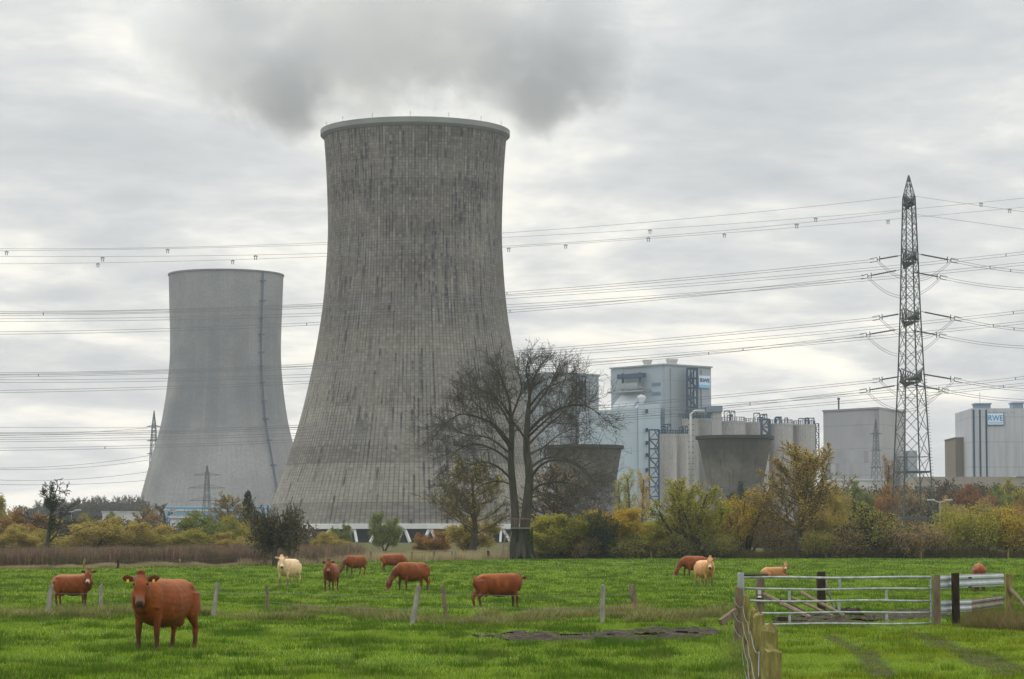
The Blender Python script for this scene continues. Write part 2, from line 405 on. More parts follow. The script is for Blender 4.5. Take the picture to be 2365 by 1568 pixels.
# ================================================================== grass
def blades(name, X, Y, H, Wd, lean, mat, clump=None, label='', kind='stuff', base=None, lane=None):
    n = len(X); a = nr.random(n) * 2 * PI; cx, cy = np.cos(a), np.sin(a)
    Z = np.interp(Y, _TY, _TZ) + hum(X, Y) - .02 if base is None else base
    lx = (nr.random(n) - .5) * 2 * lean * H; ly = (nr.random(n) - .5) * 2 * lean * H
    A = np.stack([X - cx * Wd / 2, Y - cy * Wd / 2, Z], 1); B = np.stack([X + cx * Wd / 2, Y + cy * Wd / 2, Z], 1)
    C = np.stack([X + lx, Y + ly, Z + H], 1)
    V = np.stack([A, B, C], 1).reshape(-1, 3); F = np.arange(3 * n).reshape(n, 3)
    me = np_mesh(name, V, F)
    if clump is not None:
        at = me.attributes.new('clump', 'FLOAT', 'POINT'); at.data.foreach_set('value', np.repeat(clump, 3).astype(np.float32))
    if lane is not None:
        at = me.attributes.new('lane', 'FLOAT', 'POINT'); at.data.foreach_set('value', np.repeat(lane, 3).astype(np.float32))
    o = link(name, me, mat); return tag(o, label, 'grass', kind=kind)
def mat_grass():
    t = NT('grass blades'); g = t.node('ShaderNodeNewGeometry'); rnd = g.outputs['Random Per Island']
    a = t.node('ShaderNodeAttribute', attribute_name='clump').outputs['Fac']
    c = t.ramp(rnd, [(.1, (.065, .125, .008)), (.45, (.18, .30, .018)), (.85, (.30, .42, .035)), (.96, (.56, .52, .20))])
    big = t.noise(g.outputs['Position'], .11, 3, .6)
    c = t.mix(t.ramp(big, [(.45, 0.), (.62, .55)]), c, (.21, .30, .03))
    c = t.mix(t.math('MULTIPLY', a, .76), c, (.016, .065, .006))
    br = t.noise(t.map(g.outputs['Position'], (1., .7, 1)), .9, 5, .7)
    c = t.mix(t.ramp(br, [(.54, 0.), (.66, .65)]), c, (.17, .16, .05))
    ln = t.node('ShaderNodeAttribute', attribute_name='lane').outputs['Fac']
    c = t.mix(t.math('MULTIPLY', ln, t.ramp(rnd, [(.2, .1), (.8, .6)])), c, (.34, .37, .03))
    t.n.remove(t.b)
    d = t.node('ShaderNodeBsdfDiffuse', {'Color': c}); tr = t.node('ShaderNodeBsdfTranslucent', {'Color': c})
    m = t.node('ShaderNodeMixShader', {0: .3, 1: d.outputs[0], 2: tr.outputs[0]}); t.l.new(m.outputs[0], t.out.inputs[0]); return t.m
NB = 1500000
def make_grass():
    # equal numbers per picture area: distance drawn log-uniform
    d = 36 * (302 / 36.) ** nr.random(NB)
    X = (nr.random(NB) - .5) * 2 * (.235 * d + 1.5); Y = d
    keep = (Y < fieldedge(X) + .8)
    for f in IN: keep &= ~(f(X, Y) & (nr.random(NB) < .60 + .6 * vnoise(X, Y, .5)))
    for f in RUT: keep &= ~(f(X, Y) & (nr.random(NB) < -.05 + .9 * vnoise(X, Y, .7)))
    X, Y, d = X[keep], Y[keep], d[keep]
    c = clumpf(X, Y * .8)
    s = d / 60.
    lane = (X > .085 * Y + .1) & (Y < 72)
    H = (.035 + .05 * nr.random(len(X))) * np.where(s < 1, 1, s ** .35) + .15 * c * nr.random(len(X))
    H = np.where(lane, H * .8, H); LN = np.clip((X - .085 * Y) / .8, 0, 1) * (Y < 73) * (.3 + .9 * vnoise(X, Y, 1.8))
    for f in RUT:
        q_ = f(X, Y); c = np.where(q_, np.maximum(c, .4), c); H = np.where(q_, H * .6, H); LN = np.where(q_, LN * .4, LN)
    blades('grass', X, Y, H, .013 * np.maximum(s, .8) * (1 + .4 * nr.random(len(X))), .6, mat_grass(), c, 'short green pasture grass with darker tufts', lane=LN)
make_grass()

M['straw'] = mat_leaf('straw grass', [(.30, .26, .08), (.46, .38, .17), (.13, .16, .04), (.56, .47, .26), (.08, .10, .03)], .3)
M['tuftgreen'] = mat_leaf('rank green grass', [(.04, .11, .015), (.08, .17, .02), (.13, .19, .04), (.24, .22, .08)], .3)
def tall_grass():
    X = []; Y = []; H = []
    for k in range(210):
        xf = rs.uniform(-60, 1700)
        if not (xf < 480 or xf > 560): continue
        y = 1424 + 14 * math.sin(xf * .013) * .5 + rs.gauss(0, 2.5) + (10 if 850 < xf < 1500 else 0)
        d = gdist(y); n = rs.randint(250, 900); r = rs.uniform(.15, .55); h = rs.uniform(.14, .44) * (1.3 if rs.random() < .15 else 1)
        x0 = GX(xf, d); th = nr.random(n) * 2 * PI; rr = r * np.sqrt(nr.random(n))
        X.append(x0 + rr * np.cos(th) * 1.6); Y.append(d + rr * np.sin(th)); H.append(h * (.5 + .5 * nr.random(n)) * (1 - .5 * (rr / r) ** 2))
    # thick tussock at the stout post
    for (xf, yf, n, r, h) in ((1440, 1428, 3500, .55, .55), (1470, 1420, 2500, .5, .5), (700, 1412, 1800, .4, .45), (1577, 1430, 1600, .35, .42), (1128, 1432, 1200, .3, .5), (175, 1425, 3500, .7, .4), (265, 1424, 3500, .6, .4), (812, 1418, 1500, .35, .42), (60, 1425, 2500, .8, .3)):
        d = gdist(yf); x0 = GX(xf, d); th = nr.random(n) * 2 * PI; rr = r * np.sqrt(nr.random(n))
        X.append(x0 + rr * np.cos(th) * 1.5); Y.append(d + rr * np.sin(th)); H.append(h * (.5 + .5 * nr.random(n)) * (1 - .5 * (rr / r) ** 2))
    X, Y, H = map(np.concatenate, (X, Y, H)); n = len(X); s = nr.random(n) < .30
    blades('tall_grass', X[s], Y[s], H[s] * 1.15, .022, .9, M['straw'], None, 'tufts of straw coloured long grass along the post line')
    blades('long_green_grass', X[~s], Y[~s], H[~s] * .8, .022, .9, M['tuftgreen'], None, 'tufts of rank green grass along the post line')
    # weeds by the crash barrier
    n = 16000; xf = 2205 + 200 * nr.random(n); d = 69 + 9 * (nr.random(n)) ** 1.3 + (xf - 2205) * -.012; d = np.maximum(d, 60)
    X = (xf - 1182.5) / FPX * d
    hh = (.10 + .42 * nr.random(n) * (.25 + 1.2 * vnoise(X, d, .6))) * np.clip((xf - 2203) / 40, .25, 1)
    kk = nr.random(n) < (.25 + .9 * vnoise(X, d, 1.1)); X, d, hh = X[kk], d[kk], hh[kk]
    blades('dead_weeds', X, d, hh, .016, .8, mat_leaf('dead weeds', [(.12, .075, .04), (.22, .15, .07), (.30, .24, .12), (.10, .12, .03)], .3), None, 'brown dead weeds under the crash barrier')
    n = 3500; d = 38 + 30 * nr.random(n); X = .0865 * d + nr.normal(0, .22, n)
    blades('fence_foot_grass', X, d, .06 + .14 * nr.random(n), .016, .9, M['tuftgreen'], None, 'yellowing grass at the foot of the mossy near posts')
tall_grass()

# low scrub between field edge and bushes
def scrub():
    M['bramble'] = mat_leaf('bramble canes', [(.10, .055, .05), (.21, .11, .095), (.13, .085, .06), (.48, .32, .25), (.14, .13, .07)], .15)
    M['reed'] = mat_leaf('dry reeds', [(.30, .21, .12), (.42, .33, .20), (.20, .15, .09), (.16, .17, .06), (.50, .42, .25)], .25)
    n = 170000; xf = -120 + 900 * nr.random(n) ** .95; d0 = 228 + 22 * nr.random(n)
    X = (xf - 1182.5) / FPX * d0; E = fieldedge(X); Y = E + 1.2 + 14 * nr.random(n); 
    dens = np.clip(1.25 - (xf - 480) / 300., 0, 1); k = nr.random(n) < dens; X, Y, xf = X[k], Y[k], xf[k]
    top = .8 + .8 * vnoise(X, Y, 2.5) + .5 * vnoise(X, Y, .5)
    h = top * (.25 + .75 * nr.random(len(X)))
    b = gz(230) + 0 * X; b = np.interp(Y, _TY, _TZ)
    z0 = b + (top - .35) * nr.random(len(X)) * .9
    blades('brambles', X, Y, np.minimum(h, .9), .035, .3, M['bramble'], None, 'band of purple brown bramble scrub beyond the pasture', base=z0)
    n = 120000; xf = -100 + 1330 * nr.random(n); X = (xf - 1182.5) / FPX * 262; E = fieldedge(X); Y = E - .6 + np.where(xf < 600, 2.2, 16) * nr.random(n)
    h = np.where(xf < 600, .35, .75) * (.35 + .9 * nr.random(n)) * (.5 + vnoise(X, Y, 2.))
    blades('dry_reeds', X, Y, h, .05, .35, M['reed'], None, 'pale dry grass and reeds along the far pasture fence')
    n = 90000; xf = 1200 + 1300 * nr.random(n); X = (xf - 1182.5) / FPX * 300; Y = 301 + 5 * nr.random(n)
    blades('hedge_bottom', X, Y, 1.1 * (.2 + nr.random(n)) * (.35 + vnoise(X, Y, 3.)), .05, .7, mat_leaf('hedge bottom', [(.05, .06, .02), (.09, .07, .03), (.12, .13, .03), (.15, .10, .05)], .2), None, 'dark weedy growth at the foot of the right hedge')
scrub()

# ================================================================== cows
def crom(P, k=4):
    P = [np.array(p, float) for p in P]; out = []
    Q = [2 * P[0] - P[1]] + P + [2 * P[-1] - P[-2]]
    for i in range(1, len(Q) - 2):
        for j in range(k):
            t = j / k; a, b, c, d = Q[i - 1:i + 3]
            out.append(.5 * ((2 * b) + (-a + c) * t + (2 * a - 5 * b + 4 * c - d) * t * t + (-a + 3 * b - 3 * c + d) * t ** 3))
    out.append(P[-1]); return out
def chain(mb, rows, up=(0, 0, 1), k=4, n=16):
    """rows: (x, y, z, half width, half height)"""
    C = crom(rows, k); mb.tube([tuple(c[:3]) for c in C], [(max(c[3], .004), max(c[4], .004)) for c in C], n, True, up=up)
BROWN = dict(base=(.165, .036, .004), lite=(.38, .11, .014), dark=(.035, .009, .003), leg=(.05, .022, .014), muz=(.26, .14, .09))
RUSSET = dict(base=(.19, .044, .007), lite=(.36, .11, .025), dark=(.08, .02, .007), leg=(.05, .022, .014), muz=(.28, .15, .10))
CREAM = dict(base=(.66, .46, .27), lite=(.80, .64, .46), dark=(.50, .27, .12), leg=(.10, .06, .04), muz=(.75, .60, .5))
TAN = dict(base=(.52, .26, .10), lite=(.68, .42, .22), dark=(.20, .07, .03), leg=(.07, .04, .03), muz=(.75, .55, .42))
t = NT('cow coat'); a = t.node('ShaderNodeAttribute', attribute_name='coat').outputs['Color']
f = t.noise(t.map(t.obj(), (14, 14, 5)), 1., 5, .6); g = t.noise(t.obj(), 3., 3)
c = t.mix(.5, a, t.ramp(f, [(.3, .33), (.7, .67)]), 'OVERLAY'); c = t.mix(.35, c, t.ramp(g, [(.3, .28), (.7, .72)]), 'OVERLAY')
f2 = t.noise(t.map(t.obj(), (4, 5, 4)), 1., 5, .6, .6)
t.base(c); t.rough(.62, .25); t.b.inputs['Sheen Weight'].default_value = .04; t.b.inputs['Sheen Roughness'].default_value = .4
t.b.inputs['Sheen Tint'].default_value = (1, .7, .45, 1); t.bump(t.math('ADD', t.math('MULTIPLY', f, .4), f2), .7, .03); M['coat'] = t.m
M['eye'] = mat_simple('wet dark eye', (.01, .008, .006), .15, 0, 1, spec=.6)
M['tagy'] = mat_simple('yellow ear tag', (.75, .48, .03), .5, .05)

def make_cow(xf, yf, hpx, heading, pose, headyaw, coat, label, vox=.022, seed=1, stance=(.0, .06, -.06, .05), poll=1.44, tags=False, ztop=1.42, nose=-.80, name='cow', udder=True):
    d = gdist(yf); sc_ = (hpx * d / FPX) / ztop
    loc = Vector((GX(xf, d), d, gz(d) - .02)); hd = R(heading); rel = R(headyaw - heading)
    hd -= math.atan2(loc.x, loc.y)
    r = random.Random(seed); mb = MB(); low = -.66 if pose == 'lie' else 0.
    T = [(-.90, 0, 1.17, .07, .09), (-.84, 0, 1.12, .18, .21), (-.72, 0, 1.06, .265, .30), (-.52, 0, 1.01, .305, .365), (-.28, 0, .955, .345, .415), (0, 0, .92, .38, .455),
         (.26, 0, .925, .375, .45), (.48, 0, .955, .335, .43), (.66, 0, .975, .31, .405), (.80, 0, .96, .255, .36), (.90, 0, .93, .18, .26), (.96, 0, .91, .10, .14)]
    chain(mb, [(x, y, z + low + (.02 if pose == 'lie' else 0), wv * .94 * (1.12 if pose == 'lie' else 1), hv) for x, y, z, wv, hv in T], n=24)
    # hip bones and shoulder masses
    for s in (-1, 1):
        chain(mb, [(-.70, s * .11, 1.21 + low, .05, .06), (-.55, s * .17, 1.20 + low, .09, .10), (-.38, s * .17, 1.18 + low, .05, .06)])
        chain(mb, [(.52, s * .15, 1.30 + low, .05, .06), (.60, s * .20, 1.08 + low, .10, .16), (.68, s * .20, .82 + low, .09, .12)], up=(1, 0, 0))
    legs = []
    if pose != 'lie':
        for i, s in enumerate((1, -1)):
            o = stance[i]
            chain(mb, [(-.62, s * .15, 1.08, .16, .24), (-.60 + o * .3, s * .20, .86, .13, .22), (-.56 + o * .6, s * .22, .70, .095, .155), (-.66 + o, s * .205, .53, .05, .085), (-.715 + o, s * .20, .46, .052, .072),
                       (-.69 + o, s * .20, .33, .043, .052), (-.665 + o, s * .20, .15, .044, .050), (-.64 + o, s * .20, .09, .045, .05), (-.62 + o, s * .20, .0, .052, .07)], up=(1, 0, 0))
            o = stance[2 + i]
            chain(mb, [(.62, s * .16, 1.0, .13, .17), (.60 + o * .3, s * .19, .80, .095, .13), (.60 + o * .6, s * .19, .62, .066, .085), (.615 + o, s * .185, .44, .058, .063), (.615 + o, s * .185, .39, .056, .060),
                       (.61 + o, s * .185, .27, .044, .046), (.61 + o, s * .185, .13, .047, .050), (.635 + o, s * .185, .07, .046, .05), (.65 + o, s * .185, .0, .052, .065)], up=(1, 0, 0))
        if udder: chain(mb, [(-.48, 0, .66, .09, .08), (-.44, 0, .58, .13, .12), (-.36, 0, .56, .09, .07)])
        if udder:
            for s in (-1, 1): chain(mb, [(-.44, s * .05, .5, .018, .018), (-.44, s * .05, .40, .014, .014)], up=(1, 0, 0), n=8)
    else:
        for s in (-1, 1):
            chain(mb, [(-.6, s * .24, .40, .14, .2), (-.35, s * .36, .24, .12, .16), (-.12, s * .42, .14, .08, .09)], up=(0, 0, 1))
            chain(mb, [(-.12, s * .42, .10, .06, .06), (-.4, s * .46, .06, .045, .045), (-.62, s * .46, .04, .05, .04)])
            chain(mb, [(.62, s * .2, .34, .11, .14), (.80, s * .26, .16, .08, .08), (.92, s * .26, .09, .055, .055)])
            chain(mb, [(.92, s * .26, .07, .05, .05), (.66, s * .30, .05, .04, .04), (.5, s * .3, .04, .045, .035)])
    # tail
    zt = 1.26 + low
    if pose == 'lie': chain(mb, [(-.86, 0, zt - .05, .04, .04), (-.99, .02, zt - .25, .03, .03), (-1.02, .06, .12, .025, .025), (-.95, .2, .04, .03, .025)], up=(1, 0, 0), n=8)
    else: chain(mb, [(-.82, 0, zt, .045, .04), (-.93, 0, 1.17, .032, .032), (-.965, .01, .95, .024, .024), (-.965, .02, .70, .022, .022), (-.955, .03, .52, .036, .04), (-.95, .03, .36, .03, .035), (-.95, .03, .27, .008, .008)], up=(1, 0, 0), n=10)
    # neck and head
    cs, sn = math.cos(rel), math.sin(rel)
    if pose == 'graze':
        hv = Vector((cs * .45, sn * .45, -.89)).normalized(); P = Vector((.96, 0, 0)) + Vector((cs, sn, 0)) * .34; P.z = .58
        fw = Vector((cs, sn, 0)); a0, a1 = Vector((.62, 0, 1.10)), Vector((.95, 0, .92)) + fw * .05
        rows = [(*a0, .20, .30), (*((a0 + a1) / 2), .18, .27), (*a1, .14, .22), (*(a1 * .45 + P * .55), .11, .17), (*P, .10, .13)]
    else:
        pz = poll + (low * .82 if pose == 'lie' else 0)
        fw = Vector((cs, sn, 0)); side = Vector((math.cos(rel * .55), math.sin(rel * .55), 0))
        P = Vector((.60, 0, 0)) + side * .52; P.z = pz
        hv = Vector((cs * .55, sn * .55, nose)).normalized()
        a0 = Vector((.50, 0, 1.10 + low)); a1 = Vector((.66, 0, 1.10 + low)) + side * .17
        rows = [(*a0, .20, .30), (*a1, .175, .27), (*((a1 * .5 + P * .5) + Vector((0, 0, -.02))), .125, .20), (*(P - fw * .03 + Vector((0, 0, -.05))), .105, .13)]
        # brisket and dewlap
        b0 = Vector((.84, 0, .80 + low)); b1 = a1 * .5 + P * .5 + Vector((0, 0, -.22))
        chain(mb, [(.62, 0, .70 + low, .10, .10), (*b0, .10, .13), (*(b0 * .5 + b1 * .5), .035, .10), (*b1, .03, .06)], up=(0, 1, 0))
    chain(mb, rows, up=(0, 0, 1) if pose != 'graze' else (.4, 0, 1), n=18)
    lat = hv.cross(Vector((0, 0, 1))).normalized(); upv = lat.cross(hv).normalized()
    H = [(-.06, .07, .06), (.0, .115, .105), (.09, .122, .125), (.18, .118, .125), (.27, .09, .11), (.36, .07, .088), (.44, .076, .078), (.50, .074, .070), (.54, .05, .045)]
    chain(mb, [(*(P + hv * s * 1.1 - upv * (.02 + .02 * (s > .2))), wv * 1.14, hh * 1.14) for s, wv, hh in H], up=tuple(upv), n=20)
    tuft = P + Vector((0, 0, .06)) + fw * (.0)
    chain(mb, [(*(tuft - lat * .07), .05, .05), (*(tuft + Vector((0, 0, .03))), .065, .065), (*(tuft + lat * .07), .05, .05)])
    # jaw
    chain(mb, [(*(P + hv * .14 - upv * .13), .075, .06), (*(P + hv * .33 - upv * .11), .06, .05), (*(P + hv * .51 - upv * .075), .052, .035)], up=tuple(upv))
    ears = []
    for s in (-1, 1):
        e0 = P + lat * (s * .115) - upv * .03 + hv * .02; dr = (lat * s + Vector((0, 0, .12)) - hv * .05).normalized()
        chain(mb, [(*e0, .025, .03), (*(e0 + dr * .07), .018, .062), (*(e0 + dr * .14), .016, .075), (*(e0 + dr * .20), .012, .050), (*(e0 + dr * .235), .006, .01)], up=(0, 0, 1), n=12)
        ears.append(e0 + dr * .12)
    tmp = mb.build('tmp', None); tmp.modifiers.new('r', 'REMESH').mode = 'VOXEL'; tmp.modifiers['r'].voxel_size = vox
    sm = tmp.modifiers.new('s', 'SMOOTH'); sm.factor = .55; sm.iterations = 5
    dg = bpy.context.evaluated_depsgraph_get(); me = bpy.data.meshes.new_from_object(tmp.evaluated_get(dg)); me.name = 'cow_body'
    om = tmp.data; bpy.data.objects.remove(tmp); bpy.data.meshes.remove(om)
    n = len(me.vertices); V = np.empty(n * 3, np.float32); me.vertices.foreach_get('co', V); V = V.reshape(-1, 3)
    # colour the hide, with some light and shade painted in
    k = {a: np.array(b) for a, b in coat.items()}
    def S(v, a, b): x = np.clip((v - a) / (b - a), 0, 1); return x * x * (3 - 2 * x)
    nz = vnoise(V[:, 0] * 3 + seed * 7, V[:, 2] * 3 + V[:, 1] * 2, .5)
    C = k['base'][None] * np.ones((n, 1))
    def mixc(C, col, f): return C * (1 - f[:, None]) + col[None] * f[:, None]
    C = mixc(C, k['lite'], S(nz, .6, .95) * .3)
    sp_ = vnoise(V[:, 0] * 9 + seed, V[:, 2] * 3 + V[:, 1], .5); C = mixc(C, k['dark'], S(sp_, .6, .95) * .12 * (V[:, 0] > -.2)); C = mixc(C, k['dark'], S(-(V[:, 2] - low), -.72, -.50) * .35)  # random dark flecks, then belly shade put into the coat colour
    C = mixc(C, k['lite'], S(V[:, 2] - low, 1.15, 1.40) * .45 * (V[:, 0] < .7))  # highlight along the back put into the coat colour
    inner = (np.abs(V[:, 1]) < .17) & (V[:, 2] < .78) & (V[:, 0] < -.3)
    C = mixc(C, k['lite'], inner * .55)
    body_leg = (np.abs(V[:, 0]) < 1.0)
    if pose != 'lie': C = mixc(C, k['leg'], S(-V[:, 2], -.52, -.30) * (V[:, 0] > .3) * .85 * body_leg); C = mixc(C, k['leg'], S(-V[:, 2], -.42, -.2) * (V[:, 0] < -.3) * .7)
    else: C = mixc(C, k['lite'], S(-V[:, 0], .3, .7) * .8)
    if pose != 'lie': C = mixc(C, np.array([.02, .016, .014]), S(-V[:, 2], -.09, -.06))
    D = V - np.array(P)[None]; s = D @ np.array(hv); rad = np.linalg.norm(D - s[:, None] * np.array(hv)[None], axis=1); ishead = (rad < .22) & (s > -.1) & (s < .68)
    la = D @ np.array(lat); uu = D @ np.array(upv)
    C = mixc(C, k['dark'], ishead * S(-s, -.12, .03) * .45)
    C = mixc(C, k['muz'], ishead * S(s, .40, .46) * .9)
    nosed = ishead * S(s, .52, .55) * (np.abs(la) < .062) ; C = mixc(C, np.array([.03, .022, .02]), nosed * .92)
    eyes = []
    for sg in (-1, 1):
        ec = np.array(P + hv * .17 + lat * (sg * .120) + upv * .055); de = np.linalg.norm(V - ec[None], axis=1)
        C = mixc(C, k['muz'] if coat in (CREAM, TAN) or seed % 2 else k['lite'], S(-de, -.065, -.045) * .5); C = mixc(C, np.array([.02, .014, .01]), S(-de, -.034, -.02)); eyes.append(ec)
    dark_throat = (D @ np.array(fw) < .25) & (np.abs(V[:, 1]) < .12) & (V[:, 2] - low < 1.05) & (V[:, 2] - low > .72) & (V[:, 0] > .75) & ~ishead
    C = mixc(C, k['dark'], dark_throat * .5)
    for e in ears:
        de = np.linalg.norm(V - np.array(e)[None], axis=1); C = mixc(C, k['dark'], S(-de, -.13, -.08) * .6 * (~(rad < .1)))
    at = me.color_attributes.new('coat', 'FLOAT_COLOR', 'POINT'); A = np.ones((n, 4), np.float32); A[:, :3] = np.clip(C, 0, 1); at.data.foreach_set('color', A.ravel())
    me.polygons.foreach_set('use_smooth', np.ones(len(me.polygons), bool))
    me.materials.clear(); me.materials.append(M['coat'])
    root = link(name, me); root.location = loc; root.rotation_euler.z = hd; root.scale = (sc_,) * 3
    tag(root, label, 'cow', 'cattle in the pasture')
    for ec in eyes:
        m2 = MB(); c_ = Vector(ec) + Vector((0, 0, 0)); m2.lathe([(max(.001, .024 * math.sin(a)), -.024 * math.cos(a)) for a in np.linspace(0, PI, 8)], 12)
        m2.build('eye', M['eye'], root, c_, True)
    if tags:
        for e in ears:
            m2 = MB(); m2.box(-.008, .008, -.022, .022, -.055, 0); o = m2.build('ear_tag', M['tagy'], root, e + fw * .022 + Vector((0, 0, -.015))); o.rotation_euler.z = rel
    return root

COWS = [
 (389, 1506, 175, 238, 'up', 268, dict(BROWN, base=(.19, .043, .004), lite=(.36, .11, .014), muz=(.15, .065, .035)), 'large reddish brown cow in front, alone before the post line', dict(vox=.014, seed=4, tags=True, poll=1.40, stance=(-.05, .10, -.02, .02))),
 (173, 1401, 78, -32, 'up', -100, dict(BROWN, muz=(.55, .44, .36)), 'brown cow with pale muzzle behind the two leftmost posts', dict(seed=3, poll=1.50)),
 (672, 1354, 66, 242, 'up', 272, CREAM, 'creamy white cow standing beside the small dark hawthorn', dict(seed=5, poll=1.44)),
 (768, 1364, 66, 260, 'up', 270, BROWN, 'brown cow facing straight ahead next to the white cow', dict(seed=6, poll=1.44)),
 (824, 1328, 47, 224, 'graze', 215, BROWN, 'brown cow grazing with head left behind the front facing brown cow', dict(seed=7)),
 (907, 1320, 43, -22, 'graze', -30, RUSSET, 'russet cow grazing farthest back, its head hidden by its neighbour', dict(seed=8)),
 (956, 1366, 70, 218, 'graze', 205, BROWN, 'brown cow grazing head down just above the leaning white post', dict(seed=9)),
 (1149, 1405, 84, 12, 'up', 100, BROWN, 'brown cow seen from the side with its head turned away out of sight', dict(seed=10, poll=1.22, nose=-.5, stance=(-.22, -.05, .05, .14))),
 (1602, 1334, 52, 215, 'graze', 205, RUSSET, 'reddish cow grazing half hidden behind the tan cow', dict(seed=11)),
 (1624, 1355, 64, 292, 'up', 266, TAN, 'tan cow standing face on in front of the willow bush', dict(seed=12, poll=1.46)),
 (1783, 1332, 25, -12, 'lie', -92, dict(TAN, base=(.36, .15, .05), lite=(.50, .27, .12)), 'tan and russet young cow lying down behind the top bar of the gate', dict(seed=13, poll=1.52, ztop=.80, nose=-.5)),
 (2254, 1369, 70, 92, 'graze', 95, RUSSET, 'reddish cow seen from the rear behind the crash barrier', dict(seed=14)),
]
for c in COWS: make_cow(*c[:8], **c[8])

# ================================================================== cooling towers
M['steel_white'] = mat_simple('white painted concrete', (.62, .63, .62), .7, .12, .4)
M['dark_in'] = mat_simple('dark louvred basin', (.03, .036, .042), .8, .3, .3)
M['railsteel'] = mat_simple('galvanised steel', (.30, .33, .34), .45, .2, 2., metal=.5)
def px_profile(D, cxf, rows, zoff):
    """rows (yf, half width px) of the outline -> (radius, height above base)"""
    return [(hw / FPX * D * math.sqrt(1 + (hw / FPX) ** 2), W(cxf, y, D).z - zoff) for y, hw in rows]
def smooth_prof(pr, k=6):
    pr = sorted(pr, key=lambda a: a[1]); c = crom([(r, z, 0) for r, z in pr], k); return [(a[0], a[1]) for a in c]

D1 = 700.; c1 = 957.; g1 = gz(D1)
base1 = Vector((GX(c1, D1), D1, g1)); base1.x = (c1 - 1182.5) / FPX * D1
tower = empty('cooling_tower', base1, 'tall streaked grey brown concrete cooling tower on white slanting legs', 'cooling tower', 'tall cooling towers')
pr = smooth_prof(px_profile(D1, c1, [(1214, 343), (1136, 317), (1075, 295), (986, 268), (915, 250), (844, 235), (775, 222.5), (704, 212.5), (620, 205.5), (538, 202), (450, 204), (380, 207.5), (322, 212)], g1))
M['shell1'] = concrete('weathered shell concrete', (.19, .177, .150), (.016, .018, .025), (.38, .37, .33), (176, .80, .13), 1.0, 4.9, ((.085, .070, .058), .52, .90), rib=.70)
m = MB(); m.lathe(pr, 160); m.lathe([(r - .6, z) for r, z in reversed(pr)], 160); n = len(pr)
m.build('shell', M['shell1'], tower, smooth=True)
rt, zt1 = pr[-1]
m = MB(); m.lathe([(rt - .3, zt1 - .1), (rt + .25, zt1 + .1), (rt + .95, zt1 + .75), (rt + .98, zt1 + 2.1), (rt + .2, zt1 + 2.15), (rt - .7, zt1 + 2.1), (rt - .7, zt1 - .2)], 160)
m.build('rim', mat_simple('pale rim concrete', (.20, .21, .20), .85, .15, .15), tower, smooth=False)
for a in range(0, 360, 24):
    mm = MB(); mm.beam((0, 0, 0), (0, 0, 1.1), .09); mm.box(-.09, .09, -.09, .09, 1.1, 1.4)
    mm.build('warning_light', M['railsteel'], tower, (rt * math.cos(R(a + 5)), rt * math.sin(R(a + 5)), zt1 + 2.1))
rb, zb = pr[0]
m = MB(); m.lathe([(rb - .6, zb - .1), (rb - .7, zb - 1.15), (rb + .75, zb - 1.15), (rb + .75, zb + .05), (rb + .0, zb + .12)], 152); m.build('ring_beam', M['steel_white'], tower)
NL = 38
for i in range(NL):
    a = 2 * PI * (i + .33) / NL; top = Vector((rb * math.cos(a), rb * math.sin(a), zb - 1.1))
    for s in (-1, 1):
        b = a + s * .040; bt = Vector(((rb + 1.6) * math.cos(b), (rb + 1.6) * math.sin(b), -.3))
        mm = MB(); tt = Vector((rb * math.cos(a + s * .006), rb * math.sin(a + s * .006), zb - 1.1)); mm.beam(bt - top, tt - top, .52, .62); mm.build('leg', M['steel_white'], tower, top)
m = MB(); m.lathe([(rb - 3.5, -.5), (rb - 3.5, zb - 1.), (rb - 1.2, zb - .4)], 96); m.lathe([(rb - 3.2, zb - 2.0), (rb - 3.2, zb - 1.7)], 96)
m.build('basin_wall', M['dark_in'], tower)

D2 = 1250.; c2 = 519.; g2 = gz(D2)
t2 = empty('cooling_tower', ((c2 - 1182.5) / FPX * D2, D2, g2), 'smooth pale grey cooling tower farther off with a ladder down its side', 'cooling tower', 'tall cooling towers')
pr2 = smooth_prof(px_profile(D2, c2, [(1250, 222), (1185, 203), (1162, 195), (1078, 173), (995, 150), (932, 138.5), (869, 131), (820, 128), (760, 128.5), (703, 130.5), (635, 132.5)], g2))
M['shell2'] = concrete('smooth pale shell concrete', (.27, .27, .265), (.15, .16, .17), (.31, .31, .305), (96, 400., .05), .18, 0, ((.15, .16, .175), .45, .80), rib=.45, r0=33., seed=5, fine=.5)
m = MB(); m.lathe(pr2, 140); m.lathe([(r - .8, z) for r, z in reversed(pr2)], 140); m.build('shell', M['shell2'], t2, smooth=True)
r2, z2 = pr2[-1]; m = MB(); m.lathe([(r2 + .02, z2 - .7), (r2 + .35, z2 - .6), (r2 + .35, z2 + .15), (r2 - .8, z2 + .15), (r2 - .8, z2 - .7)], 140); m.build('rim', mat_simple('dark rim', (.14, .145, .15), .8, .1, .2), t2)
# ladder with cage, on the visible side
aa = []
for i, (r, z) in enumerate(pr2):
    f = (613 - 519) / 133.; ang = -PI / 2 + math.asin(f); aa.append(Vector(((r + .5) * math.cos(ang), (r + .5) * math.sin(ang), z)))
m = MB()
for a, b in zip(aa[:-1], aa[1:]): m.beam(a, b, .9, .5)
for i in range(2, len(aa), 4): m.beam(aa[i] + Vector((-1.5, -.3, 0)), aa[i] + Vector((1.5, -.3, 0)), 1.0, .5)
m.build('ladder', mat_simple('blue grey steel ladder', (.07, .10, .14), .6, .1), t2)

